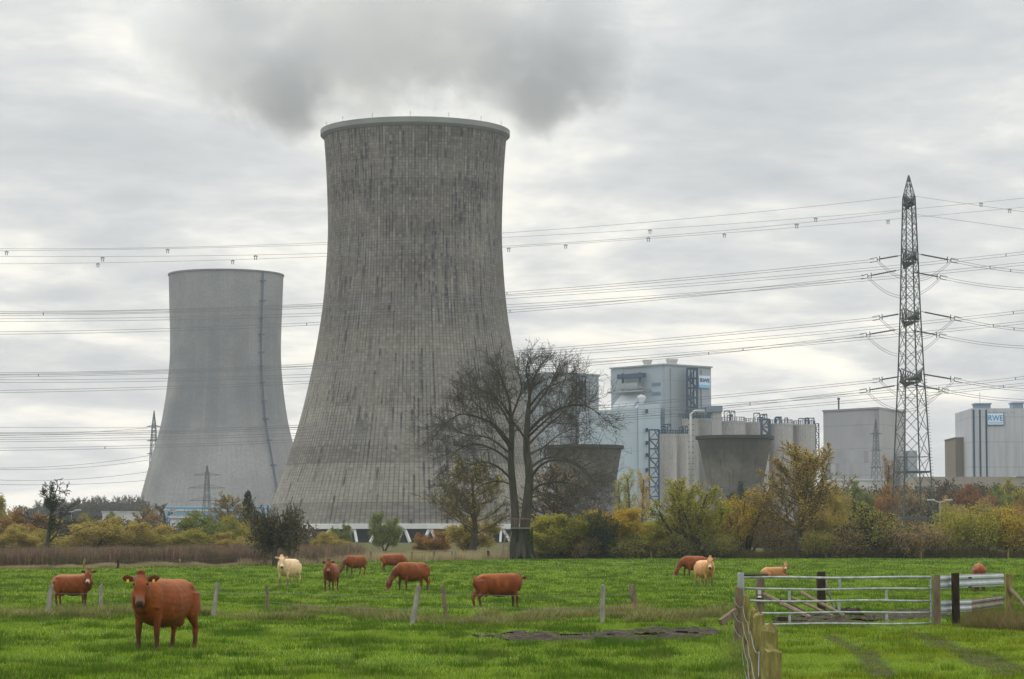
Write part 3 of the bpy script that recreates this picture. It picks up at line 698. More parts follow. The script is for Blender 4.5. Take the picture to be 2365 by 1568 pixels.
M['shell3'] = concrete('mossy small tower concrete', (.21, .20, .165), (.05, .05, .045), (.36, .35, .31), None, .6, 0, ((.07, .066, .055), .0, .5), r0=9., seed=9, fine=.7)
M['skirt'] = mat_panel('dark skirt roofing', (.055, .053, .058), (.085, .08, .082), 2.5, 3., strength=.3)
def small_tower(cxf, ytop, hw, hb, ybot, D, label, skirt=True):
    g = gz(D); o = empty('small_cooling_tower', ((cxf - 1182.5) / FPX * D, D, g), label, 'cooling tower', 'small old cooling towers')
    P = smooth_prof(px_profile(D, cxf, [(ytop, hw), (ytop + (ybot - ytop) * .45, hw * .52 + hb * .48), (ybot, hb), (ybot + 22, hb * 1.0)], g), 4)
    m = MB(); m.lathe(P, 72); m.lathe([(r - .4, z) for r, z in reversed(P)], 72); m.build('shell', M['shell3'], o, smooth=True)
    r, z = P[-1]; m = MB(); m.lathe([(r - .4, z - .5), (r + .45, z - .3), (r + .5, z + .45), (r - .5, z + .45), (r - .5, z - .5)], 72); m.build('rim', mat_simple('dark tower rim', (.055, .055, .05), .9, .2, .3), o)
    if skirt:
        r, z = P[0]; m = MB(); z1 = W(0, 1194, D).z - g; m.lathe([(r + .05, z + .9), (r + .5, z + .4), ((hb * 1.35) / FPX * D, (z + z1) / 2 + .3), (hb * 1.88 / FPX * D, z1), (hb * 1.88 / FPX * D, z1 - .8), (hb * 1.8 / FPX * D, z1 - .8)], 72); m.build('skirt_roof', M['skirt'], o)
        m = MB(); m.lathe([(hb * 1.78 / FPX * D, z1 - .5), (hb * 1.78 / FPX * D, -1)], 48); m.build('wall', M['shell3'], o)
    return o
small_tower(1697, 1012, 86, 66, 1112, 640., 'squat old cooling tower narrowing downward in front of the pale silos')
small_tower(1349, 1034, 87, 72, 1128, 600., 'squat old cooling tower half hidden behind the bare double tree')

# ================================================================== power station buildings
M['clad'] = mat_panel('blue grey cladding', (.29, .335, .37), (.34, .385, .42), 5., 3., strength=.30)
M['clad_light'] = mat_panel('light blue cladding', (.40, .49, .56), (.45, .54, .61), 6., 4., strength=.25)
M['clad_dark'] = mat_panel('mid blue cladding', (.16, .23, .30), (.20, .27, .34), 11., 4., strength=.12)
M['blue_steel'] = mat_simple('blue steelwork', (.035, .075, .12), .6, .2)
M['silo'] = concrete('silo concrete', (.44, .43, .42), (.16, .16, .16), (.52, .51, .50), None, .6, 0, None, r0=8., fine=1.3)
M['block'] = mat_panel('grey concrete panels', (.33, .33, .34), (.38, .375, .38), 8., 7., .4, strength=.38)
M['block2'] = mat_panel('pale grey concrete panels', (.38, .40, .43), (.44, .45, .48), 7.5, 5., .45, strength=.35)
M['brownblock'] = mat_panel('brown clad block', (.17, .145, .115), (.20, .17, .14), 4., 0, .3, strength=.2)
M['pale'] = mat_simple('off white render', (.50, .50, .49), .8, .1, .3)
M['window'] = mat_simple('dark window glass', (.02, .03, .04), .2, .1)
M['winblue'] = mat_simple('blue profiled fascia', (.16, .30, .42), .6, .1)
def X_(xf, D): return (xf - 1182.5) / FPX * D
def Zh(yf, D): return W(1182.5, yf, D).z - gz(D)
def lattice(mb, x0, x1, y0, y1, z0, z1, step, w):
    for x in (x0, x1):
        for y in (y0, y1): mb.beam((x, y, z0), (x, y, z1), w)
    n = max(1, round((z1 - z0) / step)); h = (z1 - z0) / n
    for i in range(n):
        za, zb_ = z0 + i * h, z0 + (i + 1) * h
        for y in (y0, y1):
            mb.beam((x0, y, zb_), (x1, y, zb_), w * .8)
            mb.beam((x0, y, za), (x1, y, zb_), w * .6) if i % 2 else mb.beam((x1, y, za), (x0, y, zb_), w * .6)
        for x in (x0, x1):
            mb.beam((x, y0, zb_), (x, y1, zb_), w * .8); mb.beam((x, y0, za), (x, y1, zb_), w * .6)
def text_part(name, s, size, mat, parent, loc, ext=.05, offs=.02, spacing=1.0, rz=0., sx=1.):
    c = bpy.data.curves.new('lettering', 'FONT'); c.body = s; c.size = size; c.extrude = ext; c.offset = offs; c.align_x = 'CENTER'; c.align_y = 'CENTER'; c.space_character = spacing
    o = bpy.data.objects.new('tmp', c); COL.objects.link(o); dg = bpy.context.evaluated_depsgraph_get()
    me = bpy.data.meshes.new_from_object(o.evaluated_get(dg)); bpy.data.objects.remove(o)
    me.materials.clear(); o = link(name, me, mat, parent, loc); o.rotation_euler = (PI / 2, 0, rz); o.scale = (sx, 1, 1); return o
M['signblue'] = mat_simple('sign lettering blue', (.02, .09, .28), .5, .03)
M['signpale'] = mat_simple('sign pale panel', (.62, .72, .80), .5, .05)
M['signsky'] = mat_simple('sign light blue foot', (.25, .50, .72), .5, .05)

def boiler_house(xl, xc, xr, yl, yc, yr, D, label, sign=True, sign_px=None, low=True):
    g = gz(D); xc_ = X_(xc, D); o = empty('boiler_house', (xc_, D, g), label, 'power station', 'boiler houses of the power station')
    h = Zh(yc, D)
    # nearest corner at (0, 0); left face runs back, right face runs back
    lx, ly = X_(xl, D + 20) - xc_, 20.; rx, ry = X_(xr, D + 14) - xc_, 14.
    poly = [(0, 0), (rx, ry), (rx + lx, ry + ly), (lx, ly)]
    m = MB(); m.prism(poly, 0, h); m.build('wall', M['clad'], o)
    m = MB(); m.prism([(-.2, -.6), (rx + .6, ry - .2), (rx + lx, ry + ly + .6), (lx - .6, ly + .1)], h + .003, h + .5); m.build('roof_edge', M['railsteel'], o)
    def F(t, off=.0, face='l'):
        """point at share t along a face, off metres out from it"""
        ex, ey = (lx, ly) if face == 'l' else (rx, ry); n = Vector((-ey, ex) if face == 'r' else (ey, -ex)); n = Vector((n.x, n.y)).normalized()
        if n.y > 0: n = -n
        return ex * t + n.x * off, ey * t + n.y * off
    px = D / FPX
    # hoist frame and hooded conveyor outlet on the left face
    zf = h - 17 * px; a = F(.30, 2.); b = F(.78, 2.)
    m = MB(); m.beam((*a, zf - 4 * px), (*b, zf - 4 * px), 1.6, 1.5)
    for q in (.38, .70): p = F(q, 2.); m.beam((*p, zf - 37 * px), (*p, zf), .7); m.beam((*p, zf - 3 * px), (*p, zf + 3 * px), .9)
    m.build('hoist_frame', M['blue_steel'], o)
    m = MB(); z = h - 58 * px
    for off in (.6, 4.): m.beam((*F(.24, off), z), (*F(.90, off), z), .45)
    for q in np.linspace(.24, .90, 12): m.beam((*F(q, .6), z), (*F(q, 4.), z), .3); m.beam((*F(q, 4.), z), (*F(q, 4.), z + 1.3), .15)
    m.beam((*F(.24, 4.), z + 1.3), (*F(.90, 4.), z + 1.3), .18); m.beam((*F(.36, 2.5), z + 1.8), (*F(.72, 2.5), z + 1.8), 2.4, 2.2)
    m.build('walkway', M['railsteel'], o)
    # hood: a wedge standing out of the face
    q0, q1 = .40, .80; zt_, zm, zl = h - 62 * px, h - 92 * px, h - 112 * px
    P = [F(q0, .3), F(q1, .3)]; Q = [F(q0, 4.6), F(q1, 4.6)]
    m = MB(); n = len(m.v)
    m.v += [(*P[0], zt_), (*P[1], zt_), (*Q[1], zm), (*Q[0], zm), (*Q[0], zl), (*Q[1], zl), (*P[0], zl), (*P[1], zl)]
    m.f += [(0, 3, 2, 1), (3, 4, 5, 2), (0, 6, 4, 3), (1, 2, 5, 7), (4, 6, 7, 5)]
    m.build('hood', mat_panel('pale hood sheeting', (.42, .47, .50), (.46, .5, .53), 50, 2., strength=.2), o)
    for q0_, q1_, za_, zb_ in ((.08, .24, 40, 47), (.08, .24, 62, 69)):
        a = F(q0_, .12); b = F(q1_, .12); m = MB()
        for k in range(5): zz_ = h - za_ * px - (zb_ - za_) * px * k / 4; m.beam((*a, zz_), (*b, zz_), .12, .16)
        m.build('louvre', M['clad_dark'], o)
    for q_ in (.12, .78):
        a = F(q_, .25, 'r'); m = MB(); m.tube([(*a, 2), (*a, h - 1)], .22, 6); m.build('downpipe', M['railsteel'], o)
    # external lattice stair on the right face
    m = MB(); a = F(.42, 1.2, 'r'); b = F(.62, 1.2, 'r'); 
    m2 = MB(); wdt = 3.4
    lattice(m2, a[0], a[0] + wdt, a[1] - 3.4, a[1], 0, h - 1., 3.3, .5); lattice(m2, a[0] + 1.2, a[0] + wdt - 1.2, a[1] - 2.2, a[1] - 1., 0, h - 1, 6.6, .35)
    for k in range(int(h / 3.3)):
        if k % 6 == 0: m2.beam((a[0] - 3.0, a[1] - 1.5, k * 3.3 + 4), (a[0], a[1] - 1.5, k * 3.3 + 4), .4)
    m2.build('stair_tower', M['blue_steel'], o)
    for q, f, s in ((.55, 'l', 2.6), (.42, 'r', 3.4)):
        c = F(q, -6, f); m = MB(); m.box(c[0] - s / 2, c[0] + s / 2, c[1], c[1] + 3, h + .4, h + 2.2); m.box(c[0] - s / 2 - .3, c[0] + s / 2 + .3, c[1] - .3, c[1] + 3.3, h + 2.2, h + 2.9); m.build('roof_vent', M['pale'], o)
    if sign:
        c = F(.835, .45, 'r'); ang = math.atan2(ry, rx); zc_ = h - 34 * px; W_ = math.hypot(rx, ry) * .24
        s = empty('sign', (c[0], c[1], zc_)); s.parent = o; s.rotation_euler.z = ang
        m = MB(); m.box(-W_ / 2, W_ / 2, -.15, .15, -1.0, 2.1); m.build('panel', M['signpale'], s)
        m = MB(); m.box(-W_ / 2, W_ / 2, -.16, .14, -2.1, -1.003); m.build('lower_band', M['signsky'], s)
        text_part('lettering', 'RWE', 1.9, M['signblue'], s, (0, -.30, .45), .06, .02, 1.0, sx=W_ / 4.6)
    if low:
        zl1 = Zh(yc + 99, D - 20) ; x0, x1 = X_(xc - 192, D - 20) - xc_, X_(xc - 64, D - 20) - xc_
        m = MB(); m.prism([(x0, -8), (x1, -22), (x1 + 4, -1), (x0, 20)], -2, [zl1 - .7, zl1, zl1, zl1 - .7]); m.build('turbine_hall', M['clad_light'], o)
        x2, x3 = X_(xc - 62, D - 24) - xc_, X_(xc - 12, D - 24) - xc_; zs_ = Zh(yc + 89, D - 24)
        m = MB(); m.prism([(x1 + .3, -21.8), (x2, -24), (x2, 0), (x1 + .3, 0)], -2, Zh(yc + 97, D - 24)); m.build('recess', M['clad_dark'], o)
        m = MB(); m.prism([(x2 + .01, -24.5), (x3, -21), (x3 + 2, 4), (x2 + .01, 4)], -2, zs_); m.build('stair_shaft', M['clad_light'], o)
        for yy in (16, 59, 89, 117, 151, 195, 228, 258, 286):
            xx = X_(xc - 45, D - 24) - xc_; zz = Zh(yc + 89 + yy, D - 24); m = MB(); m.box(xx, xx + .9, -24.4, -23.6, zz - .9, zz + .3); m.build('window', M['window'], o)
        m = MB(); xx = X_(xc - 52, D - 24) - xc_; m.lathe([(.01, zs_ + 3.3), (1.2, zs_ + 2.9), (1.5, zs_ + 2), (1.0, zs_ + 1.2), (.5, zs_ - .2)], 12, (xx, -18)); m.build('vent_cowl', M['pale'], o, smooth=True)
        m = MB(); m.box(X_(xc + 62, D) - xc_, X_(xc + 118, D) - xc_, 8, 14, 0, Zh(yc + 97, D)); m.box(X_(xc + 98, D) - xc_, X_(xc + 119, D) - xc_, 6.5, 15, Zh(yc + 97, D) + .01, Zh(yc + 93, D)); m.build('side_block', M['clad_dark'], o)
        m = MB(); xa, xb = X_(xc - 56, D - 30) - xc_, X_(xc + 10, D - 30) - xc_; m.box(xa, xb, -40, -30, -2, Zh(1169, D - 30)); m.build('low_annex', M['clad_light'], o)
        m = MB(); m.box(xa + 1, xb - 1, -38, -31, Zh(1169, D - 30) + .003, Zh(1162, D - 30)); m.build('annex_parapet', M['pale'], o)
    return o
boiler_house(1412, 1536, 1643, 853, 843, 850, 900., 'tall blue grey boiler house with sign and sloping hood, clear of the trees')
boiler_house(1150, 1284, 1383, 878, 862, 870, 990., 'second blue grey boiler house partly behind the bare double tree', sign=False, low=False)

# silos
def silo(x0, x1, ytop, D, label, ybot=None, gear=None, kind='silo', cap=True):
    g = gz(D); r = (X_(x1, D) - X_(x0, D)) / 2; cx = (X_(x0, D) + X_(x1, D)) / 2; h = Zh(ytop, D)
    o = empty('concrete_silo', (cx, D + r, g), label, 'silo', 'concrete silos')
    m = MB(); m.lathe([(r, -1), (r, h)], 40); m.lathe([(.01, h - .01), (r, h)], 40); m.build('shell', M['silo'], o, smooth=False)
    for p in o.children[0].data.polygons: p.use_smooth = abs(p.normal.z) < .5
    m = MB(); m.lathe([(r + .12, h - .5), (r + .14, h + .25), (r - .4, h + .26)], 40); m.build('rim', M['silo'], o)
    m = MB(); n = 14
    for k in range(n):
        a = 2 * PI * k / n; p = Vector(((r - .2) * math.cos(a), (r - .2) * math.sin(a), h)); q = Vector(((r - .2) * math.cos(a + 2 * PI / n), (r - .2) * math.sin(a + 2 * PI / n), h))
        m.beam(p, p + Vector((0, 0, 1.6)), .16); m.beam(p + Vector((0, 0, 1.5)), q + Vector((0, 0, 1.5)), .14); m.beam(p + Vector((0, 0, .8)), q + Vector((0, 0, .8)), .1)
    for k in range(gear or 3):
        x = rs.uniform(-.7, .5) * r; hh = rs.uniform(1.8, 3.6); y = rs.uniform(-.5, .3) * r; ww = rs.uniform(.8, 2.2)
        for a in (0, ww):
            for b in (0, 1.4): m.beam((x + a, y + b, h), (x + a, y + b, h + hh), .16)
        m.beam((x, y, h + hh), (x + ww, y, h + hh), .25); m.beam((x, y + 1.4, h + hh), (x + ww, y + 1.4, h + hh), .25); m.beam((x, y, h + hh * .5), (x + ww, y, h + hh), .15)
    m.build('railing', M['blue_steel'], o); return o
silo(1522, 1564, 1004, 820, 'left one of the two front silos beside the blue stair')
silo(1563, 1591, 1004, 826, 'right one of the two front silos beside the blue stair')
silo(1577, 1617, 968, 862, 'tall silo with the white pipe down its front')
silo(1614, 1643, 968, 868, 'tall silo between the white pipe and the concrete lift shaft')
SX = [(1666, 1725, 973, 868, 'first wide silo of the row right of the lift shaft'), (1722, 1779, 976, 874, 'second wide silo of the row, above the squat mossy tower'), (1778, 1835, 979, 878, 'third wide silo of the row, behind the tall willow'), (1834, 1887, 981, 882, 'last wide silo of the row, with the ladder mast at its edge')]
for a in SX: silo(*a, gear=4)
def lattice_thing(name, x0, x1, y0, y1, D, depth, step, w, label, cat, mat, platforms=True):
    g = gz(D); o = empty(name, (X_(x0, D), D, g), label, cat); wd = X_(x1, D) - X_(x0, D); h = Zh(y0, D); hb = Zh(y1, D) if y1 else 0
    m = MB(); lattice(m, 0, wd, 0, depth, hb, h, step, w); m.build('frame', mat, o)
    if platforms:
        k = 0; z = hb + step
        while z < h - 1 and k < 40: 
            mm = MB(); mm.box(.2, wd * .45, -.05, .25, z, z + step * .4); mm.build('landing_panel', M['pale'], o); z += step; k += 1
        mm = MB(); z = hb
        s = 1
        while z < h - 1: mm.beam((wd * .5 if s > 0 else wd, -.2, z), (wd if s > 0 else wd * .5, -.2, z + step), .3); z += step; s = -s
        mm.build('stair', mat, o)
    return o
lattice_thing('stair_tower', 1500, 1522, 992, 1168, 812., 3.5, 2.9, .35, 'blue open stair tower left of the front silos', 'stair tower', M['blue_steel'])
lattice_thing('stair_tower', 1760, 1778, 968, 1040, 866., 3, 2.4, .45, 'dark stair tower wedged between the wide silos', 'stair tower', M['blue_steel'])
lattice_thing('ladder_mast', 1885, 1892, 978, 1060, 870., 1.2, 1.8, .2, 'thin ladder mast at the right end of the silo row', 'mast', M['blue_steel'], False)
o = empty('lift_shaft', (X_(1646, 860), 860, gz(860)), 'slim concrete lift shaft with a wider head among the silos', 'lift shaft')
m = MB(); m.box(0, X_(1667, 860) - X_(1646, 860), 0, 4, -1, Zh(951, 860)); m.build('wall', M['block'], o)
m = MB(); m.box(-1.6, X_(1669, 860) - X_(1646, 860), -.5, 4.5, Zh(951, 860) + .003, Zh(937, 860)); m.build('head', M['clad_dark'], o)
o = empty('pipe', (X_(1596, 855), 855, gz(855)), 'white pipe running down the tall silo', 'pipe')
m = MB(); m.tube([(0, 0, Zh(1120, 855)), (0, 0, Zh(956, 855)), (1.2, .3, Zh(949, 855)), (4.5, .6, Zh(949, 855))], .42, 8); m.build('run', M['pale'], o, smooth=True)
m = MB()
for k in range(12): z = Zh(1110 - 13 * k, 855); m.beam((-.9, .3, z), (.9, .3, z), .3)
m.build('bracket', M['blue_steel'], o)

# big grey block and right-hand block
D = 900; g = gz(D); o = empty('concrete_block_building', (X_(2031, D), D, g), 'windowless grey concrete block with a thin chimney behind the pylon', 'power station')
h = Zh(944, D); lx = X_(1902, D + 20) - X_(2031, D); rx = X_(2092, D + 26) - X_(2031, D)
m = MB(); m.prism([(0, 0), (rx, 26), (rx + lx, 46), (lx, 20)], 0, h); m.build('wall', M['block'], o)
m = MB(); m.prism([(-.1, -.5), (rx + .4, 25.8), (rx + lx, 46.4), (lx - .4, 20)], h + .003, h + .6); m.build('roof_edge', M['railsteel'], o)
m = MB(); m.lathe([(.3, h), (.3, h + 4.3), (.5, h + 4.4), (.5, h + 5.0), (.01, h + 5.0)], 10, (lx * .66, 22)); m.build('chimney', M['blue_steel'], o)
m = MB(); m.prism([(lx * 1.06, 8), (.2, -6), (.2, 19), (lx * 1.06, 19)], 0, Zh(1040, D - 5)); m.build('lower_block', M['block'], o)
m = MB(); m.prism([(lx * .95, -6), (-1, -12), (-1, -6.2), (lx * .95, 7.8)], 0, Zh(1069, D - 10)); m.build('lowest_block', M['block2'], o)
m = MB(); xx = X_(2094, D + 12) - X_(2031, D); m.box(xx, xx + 3.2, 10, 20, 0, Zh(1041, D + 12)); m.build('annex', M['clad'], o)
D = 800; g = gz(D); o = empty('concrete_block_building', (X_(2245, D), D, g), 'pale concrete block with dark vertical strips and a boxed sign', 'power station')
h = Zh(943, D); wd = X_(2420, D) - X_(2245, D)
m = MB(); m.box(0, wd, 0, 30, 0, h); m.build('wall', M['block2'], o)
for xf in (2249.5, 2264, 2278.5, 2388): 
    x = X_(xf, D) - X_(2245, D); m = MB(); m.box(x - .28, x + .28, -.12, .05, 1, h - .4); m.build('vertical_strip', M['blue_steel'], o)
for a, b, c, dd in ((2257, 2303 - 11, 930, 938), (2368 - 25, 2368, 928, 938)):
    m = MB(); m.box(X_(a, D) - X_(2245, D), X_(b, D) - X_(2245, D), 2, 7, h + .003, Zh(c, D) - .4); m.box(X_(a, D) - X_(2245, D) - .3, X_(b, D) - X_(2245, D) + .3, 1.7, 7.3, Zh(c, D) - .39, Zh(c, D)); m.build('roof_box', M['clad_dark'], o)
m = MB(); m.beam((X_(2270, D) - X_(2245, D), 4, h + 1), (X_(2270, D) - X_(2245, D), 4, h + 5), .12); m.build('antenna', M['railsteel'], o)
m = MB(); 
for k in range(8): x = X_(2287 + 8 * k, D) - X_(2245, D); m.box(x - .1, x + .25, -.1, .03, h - 1.35, h - .95)
m.build('wall_spots', M['railsteel'], o)
s = empty('sign', (X_(2300, D) - X_(2245, D), -.4, Zh(968, D))); s.parent = o; sw = X_(2320, D) - X_(2281, D)
m = MB(); m.box(-sw / 2, sw / 2, 0, .5, -1.85, 1.85); m.build('sign_box', M['blue_steel'], s)
m = MB(); m.box(-sw / 2 + .1, sw / 2 - .25, -.06, -.003, -1.65, 1.75); m.build('panel', M['signpale'], s)
text_part('lettering', 'RWE', 2.35, mat_simple('sign mid blue', (.03, .22, .55), .5, .03), s, (-.08, -.12, .25), .04, .02, 1.05, sx=.88)
m = MB(); m.box(-sw / 2 + .4, sw / 2 - .5, -.1, -.065, -1.3, -.95); m.build('lower_band', M['signsky'], s)
o = empty('brown_block_building', (X_(2206.5, 815), 815, gz(815)), 'plain brown block standing against the pale block with the boxed sign', 'building')
m = MB(); m.box(0, X_(2246, 815) - X_(2206.5, 815), 0, 20, 0, Zh(1011, 815)); m.build('wall', M['brownblock'], o)
m = MB(); m.box(-.3, X_(2246, 815) - X_(2206.5, 815), -.3, 20, Zh(1011, 815) + .003, Zh(1009.5, 815)); m.build('roof_edge', M['railsteel'], o)
o = empty('long_hall', (X_(2112, 760), 760, gz(760)), 'long low beige hall behind the autumn wood at the right', 'hall')
m = MB(); m.box(0, X_(2420, 760) - X_(2112, 760), 0, 18, 0, Zh(1101, 760)); m.build('wall', mat_panel('beige hall wall', (.26, .235, .195), (.30, .275, .23), 2.2, 6., .2), o)
m = MB(); m.box(X_(2345, 760) - X_(2112, 760), X_(2420, 760) - X_(2112, 760), -.4, 10, Zh(1101, 760) + .003, Zh(1098, 760)); m.build('roof_edge', M['clad'], o)
def shed(name, x0, x1, y0, D, mat, label, roof=None, y1=None):
    o = empty(name, (X_(x0, D), D, gz(D)), label, 'industrial shed'); h = Zh(y0, D)
    m = MB(); m.box(0, X_(x1, D) - X_(x0, D), 0, 15, 0, h); m.build('wall', mat, o)
    m = MB(); m.box(-.3, X_(x1, D) - X_(x0, D) + .3, -.3, 15.3, h + .003, h + .5); m.build('roof', roof or M['pale'], o); return o
shed('industrial_shed', 1925, 2062, 1110, 760, M['pale'], 'low white shed under the grey block with the chimney')
shed('industrial_shed', 395, 447, 1197, 520, mat_panel('white corrugated wall', (.52, .56, .62), (.56, .6, .66), 40, .8, strength=.15), 'small white shed left of the green bush')
o = shed('industrial_shed', 385, 660, 1172, 1150, M['winblue'], 'long low blue fronted shed at the foot of the pale cooling tower', M['signsky'])
m = MB(); m.box(1, X_(655, 1150) - X_(385, 1150), -.3, -.003, Zh(1180, 1150), Zh(1177, 1150)); m.build('white_band', M['pale'], o)
o = shed('industrial_shed', 238, 318, 1184, 900, M['pale'], 'pale low building among the trees left of the pale cooling tower', M['clad'])
for k in range(8): m = MB(); m.box(1 + k * 1.4, 1.8 + k * 1.4, -.1, .1, 3.5, 5.); m.build('window', M['window'], o)

# ================================================================== pylons
M['pyl'] = mat_simple('galvanised grey green lattice', (.075, .09, .088), .55, .35, .3, metal=.3)
M['pyl_far'] = mat_simple('distant galvanised lattice', (.10, .12, .13), .6, .1, .3)
def leg_frame(mb, prof, w, panels, twist=0., diag=None):
    """square lattice mast; prof: (z, half width)"""
    Z = [p[0] for p in prof]; Hh = [p[1] for p in prof]; hw = lambda z: float(np.interp(z, Z, Hh))
    C4 = [(-1, -1), (1, -1), (1, 1), (-1, 1)]
    ca, sa = math.cos(twist), math.sin(twist)
    P = lambda k, z: Vector(((C4[k][0] * ca - C4[k][1] * sa) * hw(z), (C4[k][0] * sa + C4[k][1] * ca) * hw(z), z))
    for i in range(len(Z) - 1):
        for k in range(4): mb.beam(P(k, Z[i]), P(k, Z[i + 1]), w)
    z = Z[0]; i = 0
    while z < Z[-1] - .5:
        h = max(panels * hw(z) * 2, .9); z2 = min(z + h, Z[-1])
        for k in range(4):
            a, b = k, (k + 1) % 4
            dw = diag or w * .5
            mb.beam(P(a, z), P(b, z2), dw)
            mb.beam(P(b, z), P(a, z2), dw)
            if i % 3 == 0: mb.beam(P(a, z), P(b, z), dw)
        z = z2; i += 1
    return P
DP = 430.; gp = gz(DP)
xp = X_(2106, DP); pyl = empty('transmission_pylon', (xp, DP, gp), 'tall grey green lattice pylon at the right carrying the cables', 'pylon', 'lattice pylons')
ZP = lambda yf: W(2106, yf, DP).z - gp
bw = X_(2160, DP) - X_(2066, DP)
TW = R(14)
kw = .5 / (math.cos(TW) + math.sin(TW))
rows = [(0, 104), (1210, 92), (1090, 78), (985, 68), (862, 55), (719, 43), (585, 35), (495, 29), (455, 26)]
prof = [(0 if y == 0 else ZP(y), kw * wpx / FPX * DP) for y, wpx in rows]
m = MB(); P = leg_frame(m, prof, .20, .95, TW, .075); m.build('mast', M['pyl'], pyl)
m = MB(); leg_frame(m, [(ZP(455), prof[-1][1]), (ZP(405), .05)], .12, .9, TW, .06); m.build('peak', M['pyl'], pyl)
m = MB(); z = ZP(1197); 
for k in range(4): m.beam(P(k, z), P((k + 1) % 4, z), .36)
z = ZP(1090)
for k in range(4): m.beam(P(k, z), P((k + 1) % 4, z), .28)
m.build('cross_brace', M['pyl'], pyl)
for (y0, y1) in ((870, 1190),):
    for sx_ in (1, -1):
        for y in np.arange(y0, y1, 7.2): z = ZP(y); k = 1 if sx_ > 0 else 0; p = P(k, z); m = MB(); m.beam((0, 0, 0), Vector((.42 * sx_, 0, 0)), .07); m.build('step_bolt', M['pyl'], pyl, p)
# cross arms point along the line of sight, a little slewed
ARM = Vector((math.sin(R(4)), math.cos(R(4)), 0)); 
def arm(z, L, name, parent, mat, thick=1.6):
    hw_ = float(np.interp(z, [p[0] for p in prof], [p[1] for p in prof])); m = MB(); sd_ = Vector((ARM.y, -ARM.x, 0))
    for s in (1, -1):
        tip = ARM * (s * L) + Vector((0, 0, z))
        for q in (1, -1):
            b0 = sd_ * (q * hw_) + ARM * (s * hw_) + Vector((0, 0, z)); t0 = b0 + Vector((0, 0, thick))
            m.beam(b0, tip, .22); m.beam(t0, tip + Vector((0, 0, .15)), .18)
            for k in range(1, 7):
                u = k / 7.; v = (k - 1) / 7.
                m.beam(b0.lerp(tip, u), t0.lerp(tip, u), .09); m.beam(b0.lerp(tip, v), t0.lerp(tip, u), .09)
                o_ = sd_ * (-q * hw_) + ARM * (s * hw_) + Vector((0, 0, z)); m.beam(b0.lerp(tip, u), o_.lerp(tip, v), .09)
        m.box(tip.x - .3, tip.x + .3, tip.y - .3, tip.y + .3, tip.z - .2, tip.z + .35)
    m.build(name, mat, parent)
for yl, L in ((603, 10), (740, 11), (880, 12)): arm(ZP(yl), L, 'cross_arm', pyl, M['pyl'], 1.9)
arm(ZP(472), 4.5, 'cross_arm', pyl, M['pyl'], 1.6)
M['wire'] = mat_simple('aluminium cable', (.16, .17, .18), .5, .05, metal=.4)
M['wirelite'] = M['wire']
M['insul'] = mat_simple('dark insulator glass', (.03, .035, .035), .4, .1)
def pyl_far(xc, ytop, ybase, D, arms, label, w=.22, topw=None):
    g = gz(D); o = empty('transmission_pylon', (X_(xc, D), D, g), label, 'pylon', 'lattice pylons'); z = lambda y: W(xc, y, D).z - g
    bwid = (topw or 24) / FPX * D / 2
    m = MB(); ya = arms[0][0]; leg_frame(m, [(z(ybase), bwid), (z(arms[-1][0]), bwid * .62), (z(ya), bwid * .36), (z(ytop), .05)], w, 1.0, R(25), w * .5); m.build('mast', M['pyl_far'], o)
    for ya_, aw in arms:
        m = MB(); L = aw / FPX * D / 2; zz = z(ya_)
        m.beam((-L, 0, zz), (L, 0, zz), w * 1.1); m.beam((-L, 0, zz), (0, 0, zz + L * .22), w * .6); m.beam((L, 0, zz), (0, 0, zz + L * .22), w * .6)
        for k in range(1, 8): x = L * k / 8; m.beam((x, 0, zz), (x - L / 8, 0, zz + (1 - (k - 1) / 8.) * L * .22), w * .4); m.beam((-x, 0, zz), (-x + L / 8, 0, zz + (1 - (k - 1) / 8.) * L * .22), w * .4)
        m.build('cross_arm', M['pyl_far'], o)
    return o
pyl_far(355, 948, 1210, 1420., [(985, 34), (1018, 32), (1048, 30)], 'thin distant pylon against the left edge of the pale cooling tower', .34, 22)
pyl_far(479, 1074, 1200, 900., [(1097, 62), (1127, 84), (1156, 84)], 'wide armed distant pylon in front of the pale cooling tower', .17, 20)
pyl_far(2023, 968, 1125, 760., [(1002, 30), (1040, 26), (1080, 28)], 'small distant pylon in front of the grey block with the chimney', .12, 22)

# ---- cables: points measured in picture px at full size (3072 wide), each hung in a vertical plane
S3 = 2365 / 3072.
def cable(pts, Y, label, pair=0., group='cables strung across the sky', name='power_cable', marks=(), spacers=(), rad=.032, mat=None, deg=3, Y2=None):
    xs = [p[0] for p in pts]; ys = [p[1] for p in pts]; cf = np.polyfit(xs, ys, min(deg, len(xs) - 1))
    x0, x1 = min(xs), max(xs)
    if x0 <= 0: x0 = -220
    if x1 >= 3072: x1 = 3290
    XX = np.linspace(x0, x1, 48 if x1 - x0 > 900 else 20)
    def at(x, dy=0.):
        f = (x - XX[0]) / (XX[-1] - XX[0]); yy = Y if Y2 is None else Y + (Y2 - Y) * f
        return W(x * S3, (np.polyval(cf, x) + dy) * S3, yy)
    mid = at((x0 + x1) / 2); o = empty(name, mid, label, 'power cable', group)
    for dy in ((0., pair) if pair else (0.,)):
        m = MB(); m.tube([at(x, dy) - mid for x in XX], rad, 4); m.build('conductor', mat or M['wire'], o)
    for x in spacers:
        m = MB(); m.beam(at(x) - mid, at(x, pair) - mid, .12); m.build('spacer', M['pyl'], o)
    for x in marks:
        p = at(x) - mid; m = MB(); m.beam(p, p - Vector((0, 0, .2)), .2); 
        for q in (-.2, .2): m.beam(p + Vector((q, 0, -.12)), p + Vector((q * .7, 0, -.8)), .14)
        m.box(p.x - .36, p.x + .36, p.y - .05, p.y + .05, p.z - .28, p.z - .14)
        m.build('bird_marker', M['railsteel'], o)
